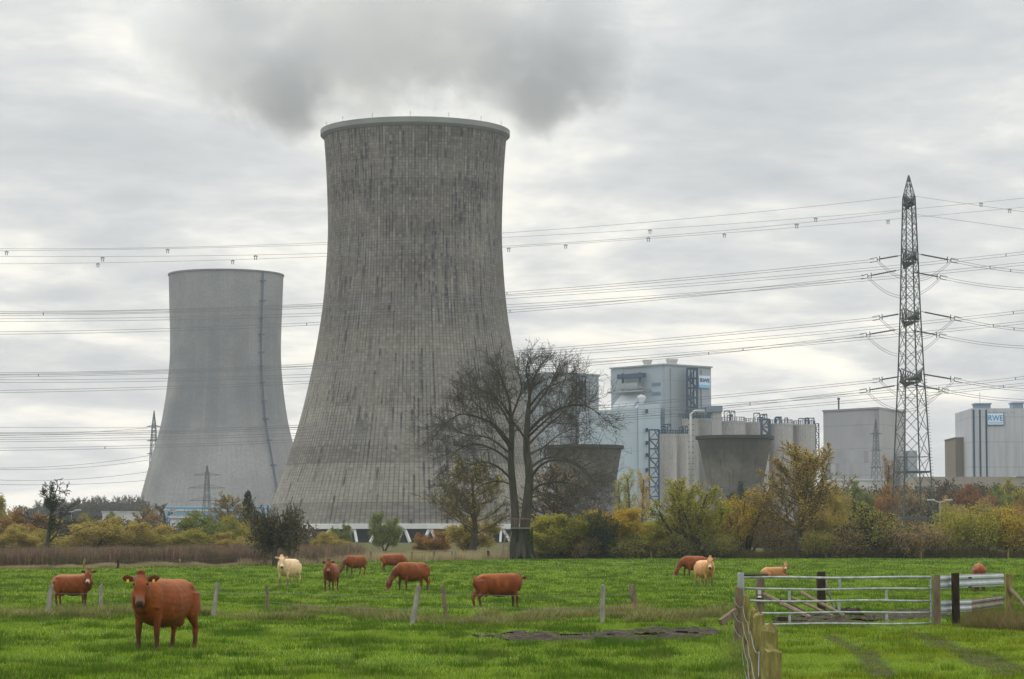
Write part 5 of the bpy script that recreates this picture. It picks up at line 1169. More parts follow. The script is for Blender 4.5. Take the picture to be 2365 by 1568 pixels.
Pl = [
 # right hedge
 ('willow', 1608, 303, 1093, 190, 'lf_yg', 'wide yellow green willow bush fanning out behind the tan cow', 'bush'),
 ('willow', 1720, 308, 1120, 150, 'lf_y', 'golden willow bush filling the gap before the tall twiggy tree', 'bush'),
 ('willow_low', 1405, 305, 1175, 150, 'lf_y', 'yellow bush under the right end of the squat tower roof', 'bush'),
 ('willow_low', 1300, 303, 1185, 150, 'lf_yg', 'olive yellow bush just right of the double trunk', 'bush'),
 ('sapling', 1392, 300, 1165, 70, 'lf_dk', 'dark leaved sapling standing in the yellow bushes', 'bush'),
 ('willow_low', 1490, 306, 1200, 110, 'lf_yg', 'low yellow green bush left of the wide willow', 'bush'),
 ('tall_twiggy', 1838, 302, 1008, 190, 'lf_och', 'tall twiggy ochre tree with upright branches beside the squat mossy tower', 'tree'),
 ('round', 1905, 312, 1140, 90, 'lf_yf', 'golden brown bush right of the tall twiggy tree', 'bush'),
 ('bare_bush', 2005, 303, 1150, 170, 'lf_ol', 'dark dense bush left of the pylon foot', 'bush'),
 ('bare_bush', 1950, 301, 1200, 110, 'lf_br', 'brown tangled bush before the dark one', 'bush'),
 ('sapling', 2128, 302, 1200, 130, 'lf_br', 'brown thin stemmed bush under the pylon', 'bush'),
 ('sapling', 2195, 304, 1165, 120, 'lf_yg', 'yellow green stemmed bush right of the pylon foot', 'bush'),
 ('sapling', 2265, 303, 1150, 130, 'lf_yg', 'bright yellow green stemmed bush under the boxed sign', 'bush'),
 ('sapling', 2345, 303, 1155, 130, 'lf_y', 'golden stemmed bush at the right edge of the photo', 'bush'),
 ('round_b', 2330, 306, 1170, 110, 'lf_yf', 'spreading yellow tree with a forked trunk by the last post', 'tree'),
 ('sapling', 1790, 304, 1195, 100, 'lf_br', 'brownish undergrowth bush at the foot of the tall twiggy tree', 'bush'),
 ('sapling', 1885, 300, 1215, 100, 'lf_ol', 'low brown stemmed bush right of the tall twiggy tree', 'bush'),
 ('bare_bush', 2075, 301, 1215, 100, 'lf_br', 'low brown bush at the left leg of the pylon', 'bush'),
 ('bare_bush', 1560, 300, 1225, 90, 'lf_ol', 'low dark bush at the foot of the wide willow', 'bush'),
 ('bare_bush', 1450, 300, 1230, 100, 'lf_ol', 'low brown bush beneath the yellow ones', 'bush'),
 ('bare_bush', 1350, 300, 1235, 90, 'lf_br', 'low brown bush in the middle of the yellow hedge', 'bush'),
 ('sapling', 1660, 300, 1225, 90, 'lf_ol', 'thin stemmed low bush between the two large willows', 'bush'),
 # around the big tree
 ('round_b', 1085, 330, 1190, 110, 'lf_yf', 'golden rounded bush behind the left side of the double tree', 'bush'),
 ('round', 1000, 345, 1225, 70, 'lf_o', 'small rusty orange bush at the tower legs', 'bush'),
 ('tall_sparse', 1092, 318, 1035, 180, 'lf_yg', 'thin leaning tree with sparse yellow leaves left behind the double tree', 'tree'),
 ('tall_sparse', 1290, 322, 1050, 170, 'lf_br', 'thin brown tree right behind the double tree', 'tree'),
 ('round', 888, 420, 1183, 64, 'lf_g', 'grey green round bush before the white tower legs', 'bush'),
 ('round', 790, 440, 1210, 42, 'lf_g', 'small green bush before the second pair of visible tower legs', 'bush'),
 ('round', 762, 330, 1228, 80, 'lf_yf', 'low yellow bush left of the small green one', 'bush'),
 ('hawthorn', 637, 241, 1143, 140, 'lf_dkb', 'small dark hawthorn with a short leaning trunk behind the white cow', 'tree'),
 ('dead', 112, 300, 1098, 118, None, 'dark dead looking tree with bare side branches on the left', 'tree'),
 ('round', 540, 330, 1228, 85, 'lf_yf', 'low bright yellow bush left of the hawthorn', 'bush'),
 ('round_b', 475, 345, 1178, 110, 'lf_g', 'large olive green bush right of the small white shed', 'bush'),
 ('round', 545, 350, 1190, 80, 'lf_ol', 'olive bush below the dark conifer', 'bush'),
 ('tall_sparse', 530, 430, 1128, 105, 'lf_och', 'pale yellow leafed tree before the pale cooling tower', 'tree'),
 ('conifer', 573, 440, 1126, 62, 'lf_dk', 'dark conifer beside the pale yellow tree', 'tree'),
 ('round_b', 215, 330, 1190, 130, 'lf_yf', 'large mustard yellow bush right of the dead tree', 'bush'),
 ('round', 300, 335, 1205, 110, 'lf_yf', 'mustard bush in the middle of the left row', 'bush'),
 ('round', 370, 335, 1212, 100, 'lf_yf', 'broad ochre bush under the small white shed', 'bush'),
 ('round_b', 430, 330, 1218, 95, 'lf_ol', 'olive brown bush at the foot of the large green bush', 'bush'),
 ('round', 35, 330, 1210, 110, 'lf_yf', 'yellow bush at the left edge of the photo', 'bush'),
 ('round_b', 120, 340, 1215, 90, 'lf_ol', 'dull green bush around the trunk of the dead tree', 'bush'),
 ('round_b', 60, 420, 1172, 110, 'lf_o', 'orange leaved tree behind the bare poles', 'tree'),
 ('round', -12, 430, 1140, 70, 'lf_ol', 'olive tree cut by the left edge of the photo', 'tree'),
 ('far_bare', 325, 520, 1165, 60, 'lf_yf', 'half bare yellowing tree before the pale low building', 'tree'),
 ('far_round', 268, 620, 1180, 42, 'lf_g', 'green tree in front of the pale low building', 'tree'),
 ('far_bare', 390, 640, 1160, 50, 'lf_g', 'thin grey green trees left edge of the pale tower foot', 'tree'),
 ('far_round', 345, 600, 1180, 50, 'lf_o', 'orange tree right of the half bare yellowing tree', 'tree'),
 ('far_round', 450, 640, 1178, 60, 'lf_g', 'dull green tree before the blue fronted shed', 'tree'),
 ('far_round', 190, 560, 1185, 60, 'lf_ol', 'olive tree below the wooded hill', 'tree'),
 ('far_round', 130, 600, 1190, 60, 'lf_yf', 'yellow far tree behind the dead tree', 'tree'),
 ('poplar', 1480, 560, 1082, 34, 'lf_y', 'right one of the yellowing poplars below the boiler house', 'tree'),
 ('poplar', 1455, 565, 1078, 36, 'lf_yg', 'middle one of the yellowing poplars, the tallest', 'tree'),
 ('poplar', 1432, 570, 1095, 28, 'lf_yg', 'left and smallest of the yellowing poplars', 'tree'),
 ('poplar', 2046, 560, 1045, 34, 'lf_br', 'half bare pale poplar left of the pylon legs', 'tree'),
 # right wood, individually visible crowns
 ('far_round', 2250, 520, 1118, 85, 'lf_r', 'russet red tree right of the pylon', 'tree'),
 ('far_round', 2185, 515, 1145, 40, 'lf_yf', 'small yellow tree between pylon and russet tree', 'tree'),
 ('far_round', 2345, 540, 1105, 70, 'lf_ol', 'olive yellow tree at the far right below the boxed sign', 'tree'),
 ('far_round', 2300, 530, 1118, 70, 'lf_g', 'grey green tree right of the russet one', 'tree'),
 ('far_bare', 2160, 530, 1098, 70, 'lf_br', 'bare brown tree right behind the pylon legs', 'tree'),
 ('far_round', 2100, 540, 1115, 60, 'lf_br', 'brown tree seen through the pylon legs', 'tree'),
 ('far_round', 1990, 540, 1112, 70, 'lf_g', 'grey green tree left of the half bare poplar', 'tree'),
 ('far_round', 2040, 535, 1118, 60, 'lf_o', 'orange brown tree below the half bare poplar', 'tree'),
 ('far_round', 1940, 520, 1118, 70, 'lf_yf', 'ochre tree at the left end of the right wood', 'tree'),
 ('far_round', 1585, 560, 1150, 80, 'lf_ol', 'olive tree hidden behind the wide willow', 'tree'),
 ('far_round', 1700, 540, 1112, 50, 'lf_dk', 'dark green tree at the foot of the mossy squat tower', 'tree'),
 ('far_round', 2225, 500, 1165, 60, 'lf_br', 'brown bush below the russet tree', 'tree'),
 ('far_round', 2285, 500, 1150, 60, 'lf_br', 'brown crown below the grey green tree', 'tree'),
 ('far_round', 2360, 500, 1145, 60, 'lf_o', 'orange crown at the right edge of the photo', 'tree'),
]
for a in Pl:
    key, xf, D, yt, wp, lm, lb, cat = a
    grp = HG if D < 325 and xf > 1180 else LG if D < 360 else FG
    nm = {'bush': 'bush', 'tree': 'tree'}[cat]
    if key == 'hawthorn': nm = 'hawthorn_tree'
    if key == 'poplar': nm = 'poplar_tree'
    if key == 'conifer': nm = 'conifer_tree'
    if key == 'dead': nm = 'dead_tree'
    plant(key, xf, D, yt, wp, lm, lb, cat, nm, grp, twig='twig_dark' if key in ('dead', 'bare_bush') else 'twig_och' if lm in ('lf_y', 'lf_yg', 'lf_o', 'lf_och', 'lf_yf') else 'twig')
# dark ivy clump in the dead tree
rg = np.random.default_rng(6)
def crown_lump(cx, cy, rx, ry, n, D, mat, name, label, parent=None):
    P_ = []
    c = W(cx, cy, D)
    for i in range(n):
        v = Vector(rg.normal(size=3)).normalized() * rg.random() ** .45; P_.append((v.x * rx / FPX * D, v.y * rx / FPX * D, v.z * ry / FPX * D))
    V, F = leaf_np(P_, .10, rg, .08, 3); return link(name, np_mesh(name, V, F), mat, parent, c if parent is None else None)
dt = next(o for o in bpy.data.objects if o.name.startswith('dead_tree'))
# (ivy is a part of the tree)
V_ = []
for (xo, yo, rx, ry, n) in ((118, 1160, 17, 22, 700), (120, 1210, 9, 26, 300), (103, 1135, 8, 14, 120), (120, 1130, 6, 18, 150)):
    c = W(xo, yo, 300) - dt.location; s = dt.scale; th = -dt.rotation_euler.z
    for i in range(n):
        v = Vector(rg.normal(size=3)).normalized() * rg.random() ** .5; p = c + Vector((v.x * rx, v.y * rx, v.z * ry)) * (300 / FPX)
        q = Vector((p.x * math.cos(th) - p.y * math.sin(th), p.x * math.sin(th) + p.y * math.cos(th), p.z)); V_.append((q.x / s.x, q.y / s.y, q.z / s.z))
Vv, Ff = leaf_np(V_, .09, rg, .08, 2); link('ivy', np_mesh('ivy', Vv, Ff), M['lf_dk'], dt)

# ---- the big bare double tree, main limbs laid out after the photograph
def big_tree():
    D = 293.; g = gz(D); k = D / FPX; x0 = 1203.; r = random.Random(17)
    def Pt(xf, yf, dy=0.): return Vector(((xf - x0) * k, dy, (1292 - yf) * k))
    br = []; tips = []
    def limb(px_, r0, r1, lv=0, n=3):
        pts = [Vector(tuple(p)) for p in crom([tuple(Pt(*p)) for p in px_], n)]; kk = len(pts)
        rr = [r0 + (r1 - r0) * i / (kk - 1) for i in range(kk)]; br.append((pts, rr, lv)); return pts, rr
    # trunks
    A, ra = limb([(1188, 1296, 0), (1187, 1250, 0), (1190, 1190, .2), (1184, 1120, .4), (1180, 1060, .4), (1182, 1000, .2), (1180, 960, 0)], .53, .27)
    B, rb_ = limb([(1214, 1296, -.4), (1210, 1240, -.5), (1217, 1170, -.6), (1223, 1100, -.6), (1216, 1040, -.5), (1218, 980, -.5), (1222, 930, -.4)], .68, .25)
    # root flare
    for a in np.linspace(0, 2 * PI, 9)[:-1]:
        q = Vector((math.cos(a) * 1.5 + .45, math.sin(a) * 1.3 - .4, -.15)); br.append(([Vector((math.cos(a) * .35 + .35, math.sin(a) * .3 - .4, 1.9)), Vector((math.cos(a) * .75 + .38, math.sin(a) * .6 - .4, .6)), q], [.45, .34, .08], 0))
    LM = [
     # left tree leaders
     ([(1180, 960, 0), (1175, 920, -.5), (1160, 880, -1), (1150, 845, -1)], .24, .05), ([(1181, 965, 0), (1196, 925, 1), (1205, 890, 1.5), (1196, 850, 2)], .20, .04),
     ([(1180, 985, .2), (1160, 945, 1.5), (1140, 915, 2.5), (1122, 880, 3)], .18, .04), ([(1182, 1030, .3), (1150, 990, -1), (1115, 970, -2), (1070, 960, -3), (1040, 975, -3.5), (1015, 1000, -4)], .24, .04),
     ([(1182, 1070, .4), (1145, 1040, 1), (1100, 1025, 2), (1060, 1035, 3), (1025, 1070, 3.5)], .20, .04), ([(1182, 1050, .4), (1130, 1010, 3), (1080, 1000, 5), (1040, 985, 6)], .18, .03),
     ([(1184, 1110, .4), (1150, 1080, -2), (1115, 1070, -3.5), (1075, 1085, -4.5), (1045, 1120, -5)], .17, .03), ([(1183, 1040, .4), (1150, 1000, -4), (1120, 960, -6.5), (1090, 930, -7)], .18, .03),
     ([(1180, 960, 0), (1150, 925, -2), (1110, 905, -4), (1080, 900, -5)], .16, .03),
     # right tree leaders
     ([(1222, 930, -.4), (1228, 890, 0), (1245, 850, .5), (1262, 828, 1)], .26, .05), ([(1220, 950, -.4), (1222, 900, -1.5), (1215, 860, -2), (1222, 835, -2.5)], .22, .04),
     ([(1222, 960, -.5), (1250, 920, 1), (1275, 880, 2), (1290, 845, 2.5)], .20, .04), ([(1218, 1000, -.5), (1255, 965, -2), (1300, 945, -3), (1340, 940, -4), (1365, 950, -4.5), (1395, 975, -5)], .24, .04),
     ([(1218, 1030, -.5), (1260, 985, 2), (1300, 950, 3.5), (1330, 915, 4.5)], .20, .04), ([(1220, 1085, -.6), (1255, 1060, 1.5), (1300, 1055, 3), (1345, 1075, 4), (1375, 1110, 4.5)], .22, .04),
     ([(1222, 1110, -.6), (1250, 1075, -2), (1290, 1065, -4), (1330, 1080, -5.5), (1360, 1110, -6)], .20, .03), ([(1224, 1140, -.6), (1250, 1120, -1), (1300, 1115, -2), (1345, 1130, -2.5), (1375, 1160, -3)], .20, .03),
     ([(1219, 1010, -.5), (1250, 985, -5), (1280, 960, -7.5), (1310, 930, -8.5)], .18, .03), ([(1219, 1020, -.5), (1190, 985, -4), (1165, 950, -7), (1150, 910, -8)], .17, .03),
     ([(1220, 1050, -.5), (1255, 1030, 5), (1290, 1000, 8), (1320, 985, 9)], .18, .03), ([(1222, 940, -.4), (1255, 905, -3), (1290, 890, -4.5), (1320, 880, -5)], .16, .03),
     ([(1224, 1150, -.6), (1265, 1140, 2.5), (1300, 1150, 4), (1330, 1175, 5)], .14, .03), ([(1184, 1120, .4), (1150, 1110, 2.5), (1110, 1120, 4), (1080, 1150, 5)], .14, .03),
    ]
    P = dict(seg=[0, 6, 5, 4, 3], wob=[0, .12, .17, .22, .26], trop=[0, .07, .05, .03, .02], taper=[0, .3, .35, .4, .5], n=[0, 7, 6, 4], ang=[0, 42, 42, 42], ratio=[0, .52, .5, .5], rr=[0, .5, .55, .6])
    def sub(p, d, L, rad, lv):
        kk = P['seg'][lv]; pts = [p.copy()]; dd = d.copy()
        for i in range(kk):
            dd = dd + Vector((r.gauss(0, 1), r.gauss(0, 1), r.gauss(0, 1))) * P['wob'][lv]; dd.z += P['trop'][lv]; dd.normalize(); p = p + dd * (L / kk); pts.append(p.copy())
        rr = [max(.014, rad * (1 - (1 - P['taper'][lv]) * i / kk)) for i in range(kk + 1)]; br.append((pts, rr, lv))
        if lv < 4:
            n = P['n'][lv]
            for j in range(n):
                f = min((.15 + .85 * (j + r.random()) / n) * kk, kk - .01); i = int(f); q = pts[i].lerp(pts[i + 1], f - i); ax = (pts[i + 1] - pts[i]).normalized()
                a = R(P['ang'][lv]) * (.6 + .7 * r.random()); rot = r.random() * 2 * PI; s = ax.cross(Vector((0, 0, 1)) if abs(ax.z) < .95 else Vector((1, 0, 0))).normalized(); u = ax.cross(s)
                sub(q, (ax * math.cos(a) + (s * math.cos(rot) + u * math.sin(rot)) * math.sin(a)).normalized(), L * P['ratio'][lv] * (.65 + .6 * r.random()), rr[i] * P['rr'][lv], lv + 1)
    for px_, r0, r1 in LM:
        r0 *= .8; r1 *= .8
        pts, rr = limb(px_, r0, r1, 1, 4); n = 19; tot = sum((b - a).length for a, b in zip(pts[:-1], pts[1:]))
        for j in range(n):
            f = min((.22 + .78 * (j + r.random()) / n) * (len(pts) - 1), len(pts) - 1.01); i = int(f); q = pts[i].lerp(pts[i + 1], f - i); ax = (pts[i + 1] - pts[i]).normalized()
            a = R(48) * (.6 + .6 * r.random()); rot = r.random() * 2 * PI; s = ax.cross(Vector((0, 0, 1)) if abs(ax.z) < .95 else Vector((1, 0, 0))).normalized(); u = ax.cross(s)
            d_ = (ax * math.cos(a) + (s * math.cos(rot) + u * math.sin(rot)) * math.sin(a)); 
            sub(q, d_.normalized(), tot * .36 * (.6 + .6 * r.random()), max(rr[i] * .38, .026), 2)
        ax = (pts[-1] - pts[-2]).normalized()
        for j in range(3): sub(pts[-1], (ax + Vector((r.gauss(0, .35), r.gauss(0, .35), r.gauss(0, .3)))).normalized(), tot * .20, r1, 2)
    o = empty('bare_tree', (X_(x0, D), D, g), 'huge leafless double trunked tree with planks nailed between its trunks', 'tree')
    V, F = tubes_np([b for b in br if b[2] == 0], (12, 6, 4, 3, 3, 3)); link('trunk', np_mesh('big_trunk', V, F, True), M['bark_moss'], o)
    V, F = tubes_np([b for b in br if b[2] == 1], (12, 6, 4, 3, 3, 3)); link('limbs', np_mesh('big_limbs', V, F, True), M['bark'], o)
    V, F = tubes_np([b for b in br if b[2] > 1], (12, 6, 4, 3, 3, 3)); link('crown', np_mesh('big_crown', V, F, True), M['twig'], o)
    # moss at the foot
    rg2 = np.random.default_rng(8); a = rg2.random(5000) * 2 * PI * .6 - .6 - PI * .45; z = rg2.random(5000) ** 1.6 * 3.6
    rad = .88 + .75 * np.exp(-z / .5); Pm = np.stack([.45 + rad * np.cos(a) * .95, -.4 + rad * np.sin(a) * .85, z - .1], 1)
    Vm, Fm = leaf_np(Pm, .05, rg2, .03, 1); link('moss', np_mesh('moss', Vm, Fm), mat_leaf('trunk moss', [(.05, .07, .012), (.09, .11, .02), (.03, .04, .01)]), o)
    # plank platform between the trunks
    pl = empty('tree_platform', Vector((X_(x0, D), D, g)) + Pt(1203, 1220, -.9), 'weathered plank platform fixed between the two trunks', 'platform')
    wood = mat_bark('grey weathered plank', (.16, .13, .10), (.30, .25, .19), 3)
    for dy in (-.45, .0, .45): m = MB(); m.box(-1.15, 1.15, dy - .2, dy + .2, -.06, .06); m.build('plank', wood, pl)
    m = MB(); m.box(-1.1, .95, -.7, -.6, .95, 1.1); m.build('rail', mat_bark('red brown rail', (.14, .07, .05), (.22, .12, .09)), pl)
    m = MB(); 
    for x in np.linspace(-.7, -.1, 4): m.beam((x, -.65, .1), (x, -.65, .95), .05)
    m.build('baluster', wood, pl)
    ld = empty('ladder', Vector((X_(x0, D), D - 1.2, g)) + Pt(1168, 1293, 0), 'broken wooden ladder leaning at the foot of the double tree', 'ladder')
    for x in (-.3, .3): m = MB(); m.beam((x - .2, 0, 0), (x + .35, .5, 3.1), .09); m.build('stile', wood, ld)
    for i in range(7): m = MB(); z = .25 + .42 * i; f = z / 3.1; m.beam((-.5 + .55 * f, .5 * f - .05, z + r.uniform(-.08, .08)), (.15 + .55 * f, .5 * f - .05, z + r.uniform(-.1, .1)), .07); m.build('rung', wood, ld)
    return len(V)
big_tree()

# wooded hill far left and wood behind the pylon: masses nobody could count
def wood_mass(name, label, rng_x, D, dep, top, n, mats, size, seed, twigs=None):
    rg = np.random.default_rng(seed); nc = n
    xf = rng_x[0] + (rng_x[1] - rng_x[0]) * rg.random(nc); dd = D + dep * rg.random(nc); X = (xf - 1182.5) / FPX * dd
    T = np.array([W(0, top(x) + 10 * (vnoise(x, s_, 14.) - .5) * 2, d).z for x, d, s_ in zip(xf, dd, dd)]); G = np.interp(dd, _TY, _TZ)
    Rr = 2.2 + 1.8 * rg.random(nc)
    P_ = []
    for x, y, tt, g_, rr in zip(X, dd, T, G, Rr):
        k = 170; v = rg.normal(size=(k, 3)); v /= np.linalg.norm(v, axis=1)[:, None]; v *= (rg.random(k) ** .35)[:, None]; P_.append(np.stack([x + v[:, 0] * rr, y + v[:, 1] * rr, np.maximum(g_ + .3, tt - rr * .9 + v[:, 2] * rr * 1.15 - (rg.random(k) ** 2) * (tt - g_) * .5)], 1))
    P_ = np.concatenate(P_); V, F = leaf_np(P_, size, rg, .1, 1)
    tag(link(name, np_mesh(name, V, F), mats), label, 'wood', kind='stuff')
M['lf_hill'] = mat_leaf('dull brown green wood', [(.055, .05, .03), (.09, .07, .04), (.045, .055, .03), (.12, .09, .045), (.07, .07, .045)], .2)
M['lf_wood'] = mat_leaf('brown autumn wood', [(.06, .05, .03), (.10, .075, .035), (.05, .055, .03), (.14, .09, .035), (.08, .07, .04)], .2)
wood_mass('wooded_hill', 'dark wooded rise left of the pale cooling tower', (40, 345), 1150, 60, lambda x: 1172 - 12 * min(1, max(0, (x - 60) / 240.)), 260, M['lf_hill'], .5, 3)
wood_mass('wood', 'brown and green autumn wood behind the pylon foot', (1890, 2480), 545, 60, lambda x: 1128, 420, M['lf_wood'], .3, 4)
wood_mass('far_thicket', 'brown green thicket between the left bushes and the works', (-120, 720), 470, 60, lambda x: 1208 + 8 * math.sin(x * .02), 420, M['lf_wood'], .26, 5)
wood_mass('far_thicket', 'brown green thicket behind the hedge right of the double tree', (1240, 1900), 480, 40, lambda x: 1205, 260, M['lf_wood'], .26, 6)
# bare row of tree tops on the hill
for i, xf in enumerate(list(range(96, 335, 12))):
    plant('far_bare', xf + rs.uniform(-4, 4), 1180, 1150 - 8 * min(1, (xf - 90) / 200.) + rs.uniform(-5, 4), rs.uniform(18, 26), 'lf_br', 'bare tree in the row along the top of the wooded rise', 'tree', 'bare_tree', 'bare trees along the wooded rise', twig='twig')

# ================================================================== posts, gate, barrier
M['post_grey'] = mat_bark('weathered grey post', (.13, .12, .10), (.36, .34, .30), 6)
M['post_moss'] = mat_bark('mossy post', (.05, .042, .018), (.33, .28, .10), 11)
M['post_dark'] = mat_bark('dark creosoted post', (.018, .014, .010), (.06, .042, .03), 6)
M['post_brown'] = mat_bark('brown post', (.09, .065, .04), (.24, .19, .13), 6)
M['galv'] = mat_simple('galvanised gate tube', (.34, .36, .36), .55, .4, 7., metal=.35, bump=.3)
M['galv_w'] = mat_simple('weathered crash barrier', (.42, .45, .47), .5, .18, 2.5, metal=.35, bump=.1)
M['fwire'] = mat_simple('fence wire', (.11, .115, .12), .5, .2, 3, metal=.5)
def wpost(base, top, w, mat, name, label, cat='fence post', group=None, n=10, jag=.02, tier=None):
    b = Vector(base); tp = Vector(top); m = MB(); rr = random.Random(int(abs(b.x * 100)) + 3); v = tp - b; pts = []; rad = []
    for i in range(7): f = i / 6.; pts.append(v * f + Vector((rr.gauss(0, .006), rr.gauss(0, .006), 0))); rad.append(w / 2 * (1.05 - .1 * f) * rr.uniform(.95, 1.05))
    rad.append(w / 2 * .80); pts.append(v * 1.0 + v.normalized() * w * .05)
    m.tube(pts, rad, n)
    m.v = [(x + rr.gauss(0, w * .025), y + rr.gauss(0, w * .025), z + (rr.gauss(0, jag) if z > v.z * .95 else 0)) for x, y, z in m.v]
    o = m.build(name, mat, None, b, smooth=False); return tag(o, label, cat, group)
PG = 'weathered posts of the pasture fence'
FP = [(118, 1426, 118, 1352, .155, 'post_grey', 'grey fence post at the far left below the pale muzzled cow'), (241, 1413, 233, 1352, .12, 'post_grey', 'thin slanted fence post right of the pale muzzled cow'),
      (497, 1428, 502, 1347, .13, 'post_grey', 'pale grey post just right of the large front cow'), (621, 1411, 617, 1354, .12, 'post_brown', 'thin brown post below and left of the white cow'),
      (952, 1444, 967, 1355, .15, 'post_grey', 'strongly leaning pale post under the grazing cow'), (1032, 1426, 1023, 1354, .13, 'post_brown', 'brown crooked post right of the leaning pale one'),
      (1388, 1438, 1393, 1353, .14, 'post_grey', 'whitish post left of the stout split one'), (1467, 1420, 1460, 1353, .21, 'post_brown', 'stout split post rising from a tussock')]
tops = []
for xb, yb_, xt, yt, wd, mt, lb in FP:
    d = gdist(yb_); B = Vector((GX(xb, d), d, gz(d) - .1)); T = W(xt, yt, d + .1); wpost(B, T, wd, M[mt], 'fence_post', lb, group=PG); tops.append((B, T))
def strand(a, b, sag, label, name='wire_strand', rad=.006, barbs=0, mat=None, n=14):
    a = Vector(a); b = Vector(b); m = MB(); o = (a + b) / 2; pts = [a.lerp(b, i / n) - Vector((0, 0, 4 * sag * (i / n) * (1 - i / n))) - o for i in range(n + 1)]
    m.tube(pts, rad, 5)
    for k in range(barbs):
        p = pts[0].lerp(pts[-1], (k + .5) / barbs) - Vector((0, 0, 4 * sag * ((k + .5) / barbs) * (1 - (k + .5) / barbs))); m.beam(p - Vector((.02, 0, .02)), p + Vector((.02, 0, .02)), .006)
    tag(m.build(name, mat or M['fwire'], None, o), label, 'fence wire', 'wire strands of the fences')
for i, (f1, f2, lb) in enumerate(((.80, .78, 'upper barbed wire'), (.45, .45, 'lower barbed wire'))):
    for j in range(len(tops) - 1):
        if j == 2 and i: continue
        nm = ['between the two leftmost posts', 'behind the large front cow', 'between the pale post and the thin brown one', 'running right from the thin brown post', 'between the leaning pale post and the crooked one', 'crossing the side view cow', 'between the whitish and the stout post'][j]
        strand(tops[j][0].lerp(tops[j][1], f1), tops[j + 1][0].lerp(tops[j + 1][1], f2), .06, f'{lb} {nm}', barbs=8)
# far fence
FF = [(198, 1316, 1291, 'post_moss', 'pale far post left of the first brambles gap'), (276, 1312, 1288, 'post_dark', 'dark thin far post among the brambles'), (418, 1306, 1285, 'post_moss', 'mossy far post midway along the brambles'), (616.5, 1309, 1279, 'post_brown', 'far post just left of the hawthorn trunk'),
      (735, 1301, 1274, 'post_brown', 'far post above the front facing brown cow'), (792, 1298, 1270, 'post_brown', 'far post left of the cow grazing with head left'), (858, 1296, 1270, 'post_brown', 'far post between the two farthest cows'), (952.5, 1294, 1269, 'post_moss', 'mossy far post right of the farthest cow'),
      (1003, 1291, 1264, 'post_brown', 'far post in the reeds near the mossy one'), (1045, 1288, 1262, 'post_grey', 'whitish far post, left of a close pair'), (1053, 1288, 1263, 'post_grey', 'whitish far post, right of a close pair'), (1128, 1288, 1266, 'post_dark', 'thick black far post left of the double tree'),
      (1503, 1289, 1270, 'post_moss', 'leaning mossy post at the hedge foot'), (1906, 1290, 1268, 'post_grey', 'pinkish grey post at the hedge right of the tall twiggy tree'), (2124.5, 1290, 1270, 'post_moss', 'yellow mossy post at the hedge below the pylon'), (2325, 1289, 1269, 'post_moss', 'yellow mossy post at the hedge near the right edge')]
ft = []
for xf, yb_, yt, mt, lb in FF:
    Y = min(300., max(222., float(fieldedge(X_(xf, 260))))) - .4; B = Vector((X_(xf, Y), Y, gz(Y) - .1)); T = Vector((B.x, Y, B.z + (yb_ - yt) / FPX * Y)); wpost(B, T, .22 if mt != 'post_dark' or xf < 1000 else .34, M[mt], 'fence_post', lb, group='small posts of the far fence', n=6); ft.append((B, T))
for j in range(11): strand(ft[j][0].lerp(ft[j][1], .9), ft[j + 1][0].lerp(ft[j + 1][1], .9), .04, 'thin far fence wire %s' % ['from the pale far post', 'across the bramble front', 'before the hawthorn', 'right of the hawthorn trunk', 'above the front facing cow', 'behind the left grazing cow', 'behind the farthest cow', 'at the mossy far post', 'in the reeds', 'in the close whitish pair', 'to the thick black post'][j], rad=.012, n=4)
# near mossy post row
NRow = [(1783.5, 1505, 21, .18, 'post_moss', 'rounded mossy post nearest in full view'), (1778, 1455, 25, .165, 'post_moss', 'mossy split post behind the rounded one'), (1752, 1421, 32, .15, 'post_moss', 'tall bright mossy post, third from the front'),
        (1740, 1409, 40, .13, 'post_moss', 'thin mossy post, fourth from the front'), (1725, 1377, 50, .12, 'post_moss', 'slender mossy post beside the reddish one'), (1707, 1359, 58.6, .20, 'post_brown', 'reddish brown post at the far end of the mossy row')]
nrow = []
for xf, yt, d, wd, mt, lb in NRow:
    T = W(xf, yt, d); B = Vector((T.x + rs.uniform(-.03, .03), T.y, gz(d) - .15)); wpost(B, T, wd, M[mt], 'fence_post', lb, group='mossy posts leading to the gate', n=12, jag=.012); nrow.append((B, T, wd))
for j in range(0, 5):
    for f in (.2, .42, .64, .86):
        a = nrow[j][0].lerp(nrow[j][1], f) - Vector((nrow[j][2] * .62, 0, 0)); b = nrow[j + 1][0].lerp(nrow[j + 1][1], f) - Vector((nrow[j + 1][2] * .62, 0, 0))
        strand(a, b, .05 + .05 * rs.random(), ['netting wire at the rounded post', 'netting wire behind the split mossy post', 'netting wire along the tall bright mossy post', 'netting wire at the thin mossy post', 'netting wire near the reddish post'][j] + {.2: ', lowest', .42: ', second from below', .64: ', third from below', .86: ', top'}[f], rad=.005)
m = MB(); a = W(1664, 1438, 58); b = W(1700, 1412, 58.3); c = (a + b) / 2; m.beam(a - c, b - c, .1, .14); tag(m.build('brace', M['post_brown'], None, c), 'short wooden brace leaning on the reddish brown post', 'brace')
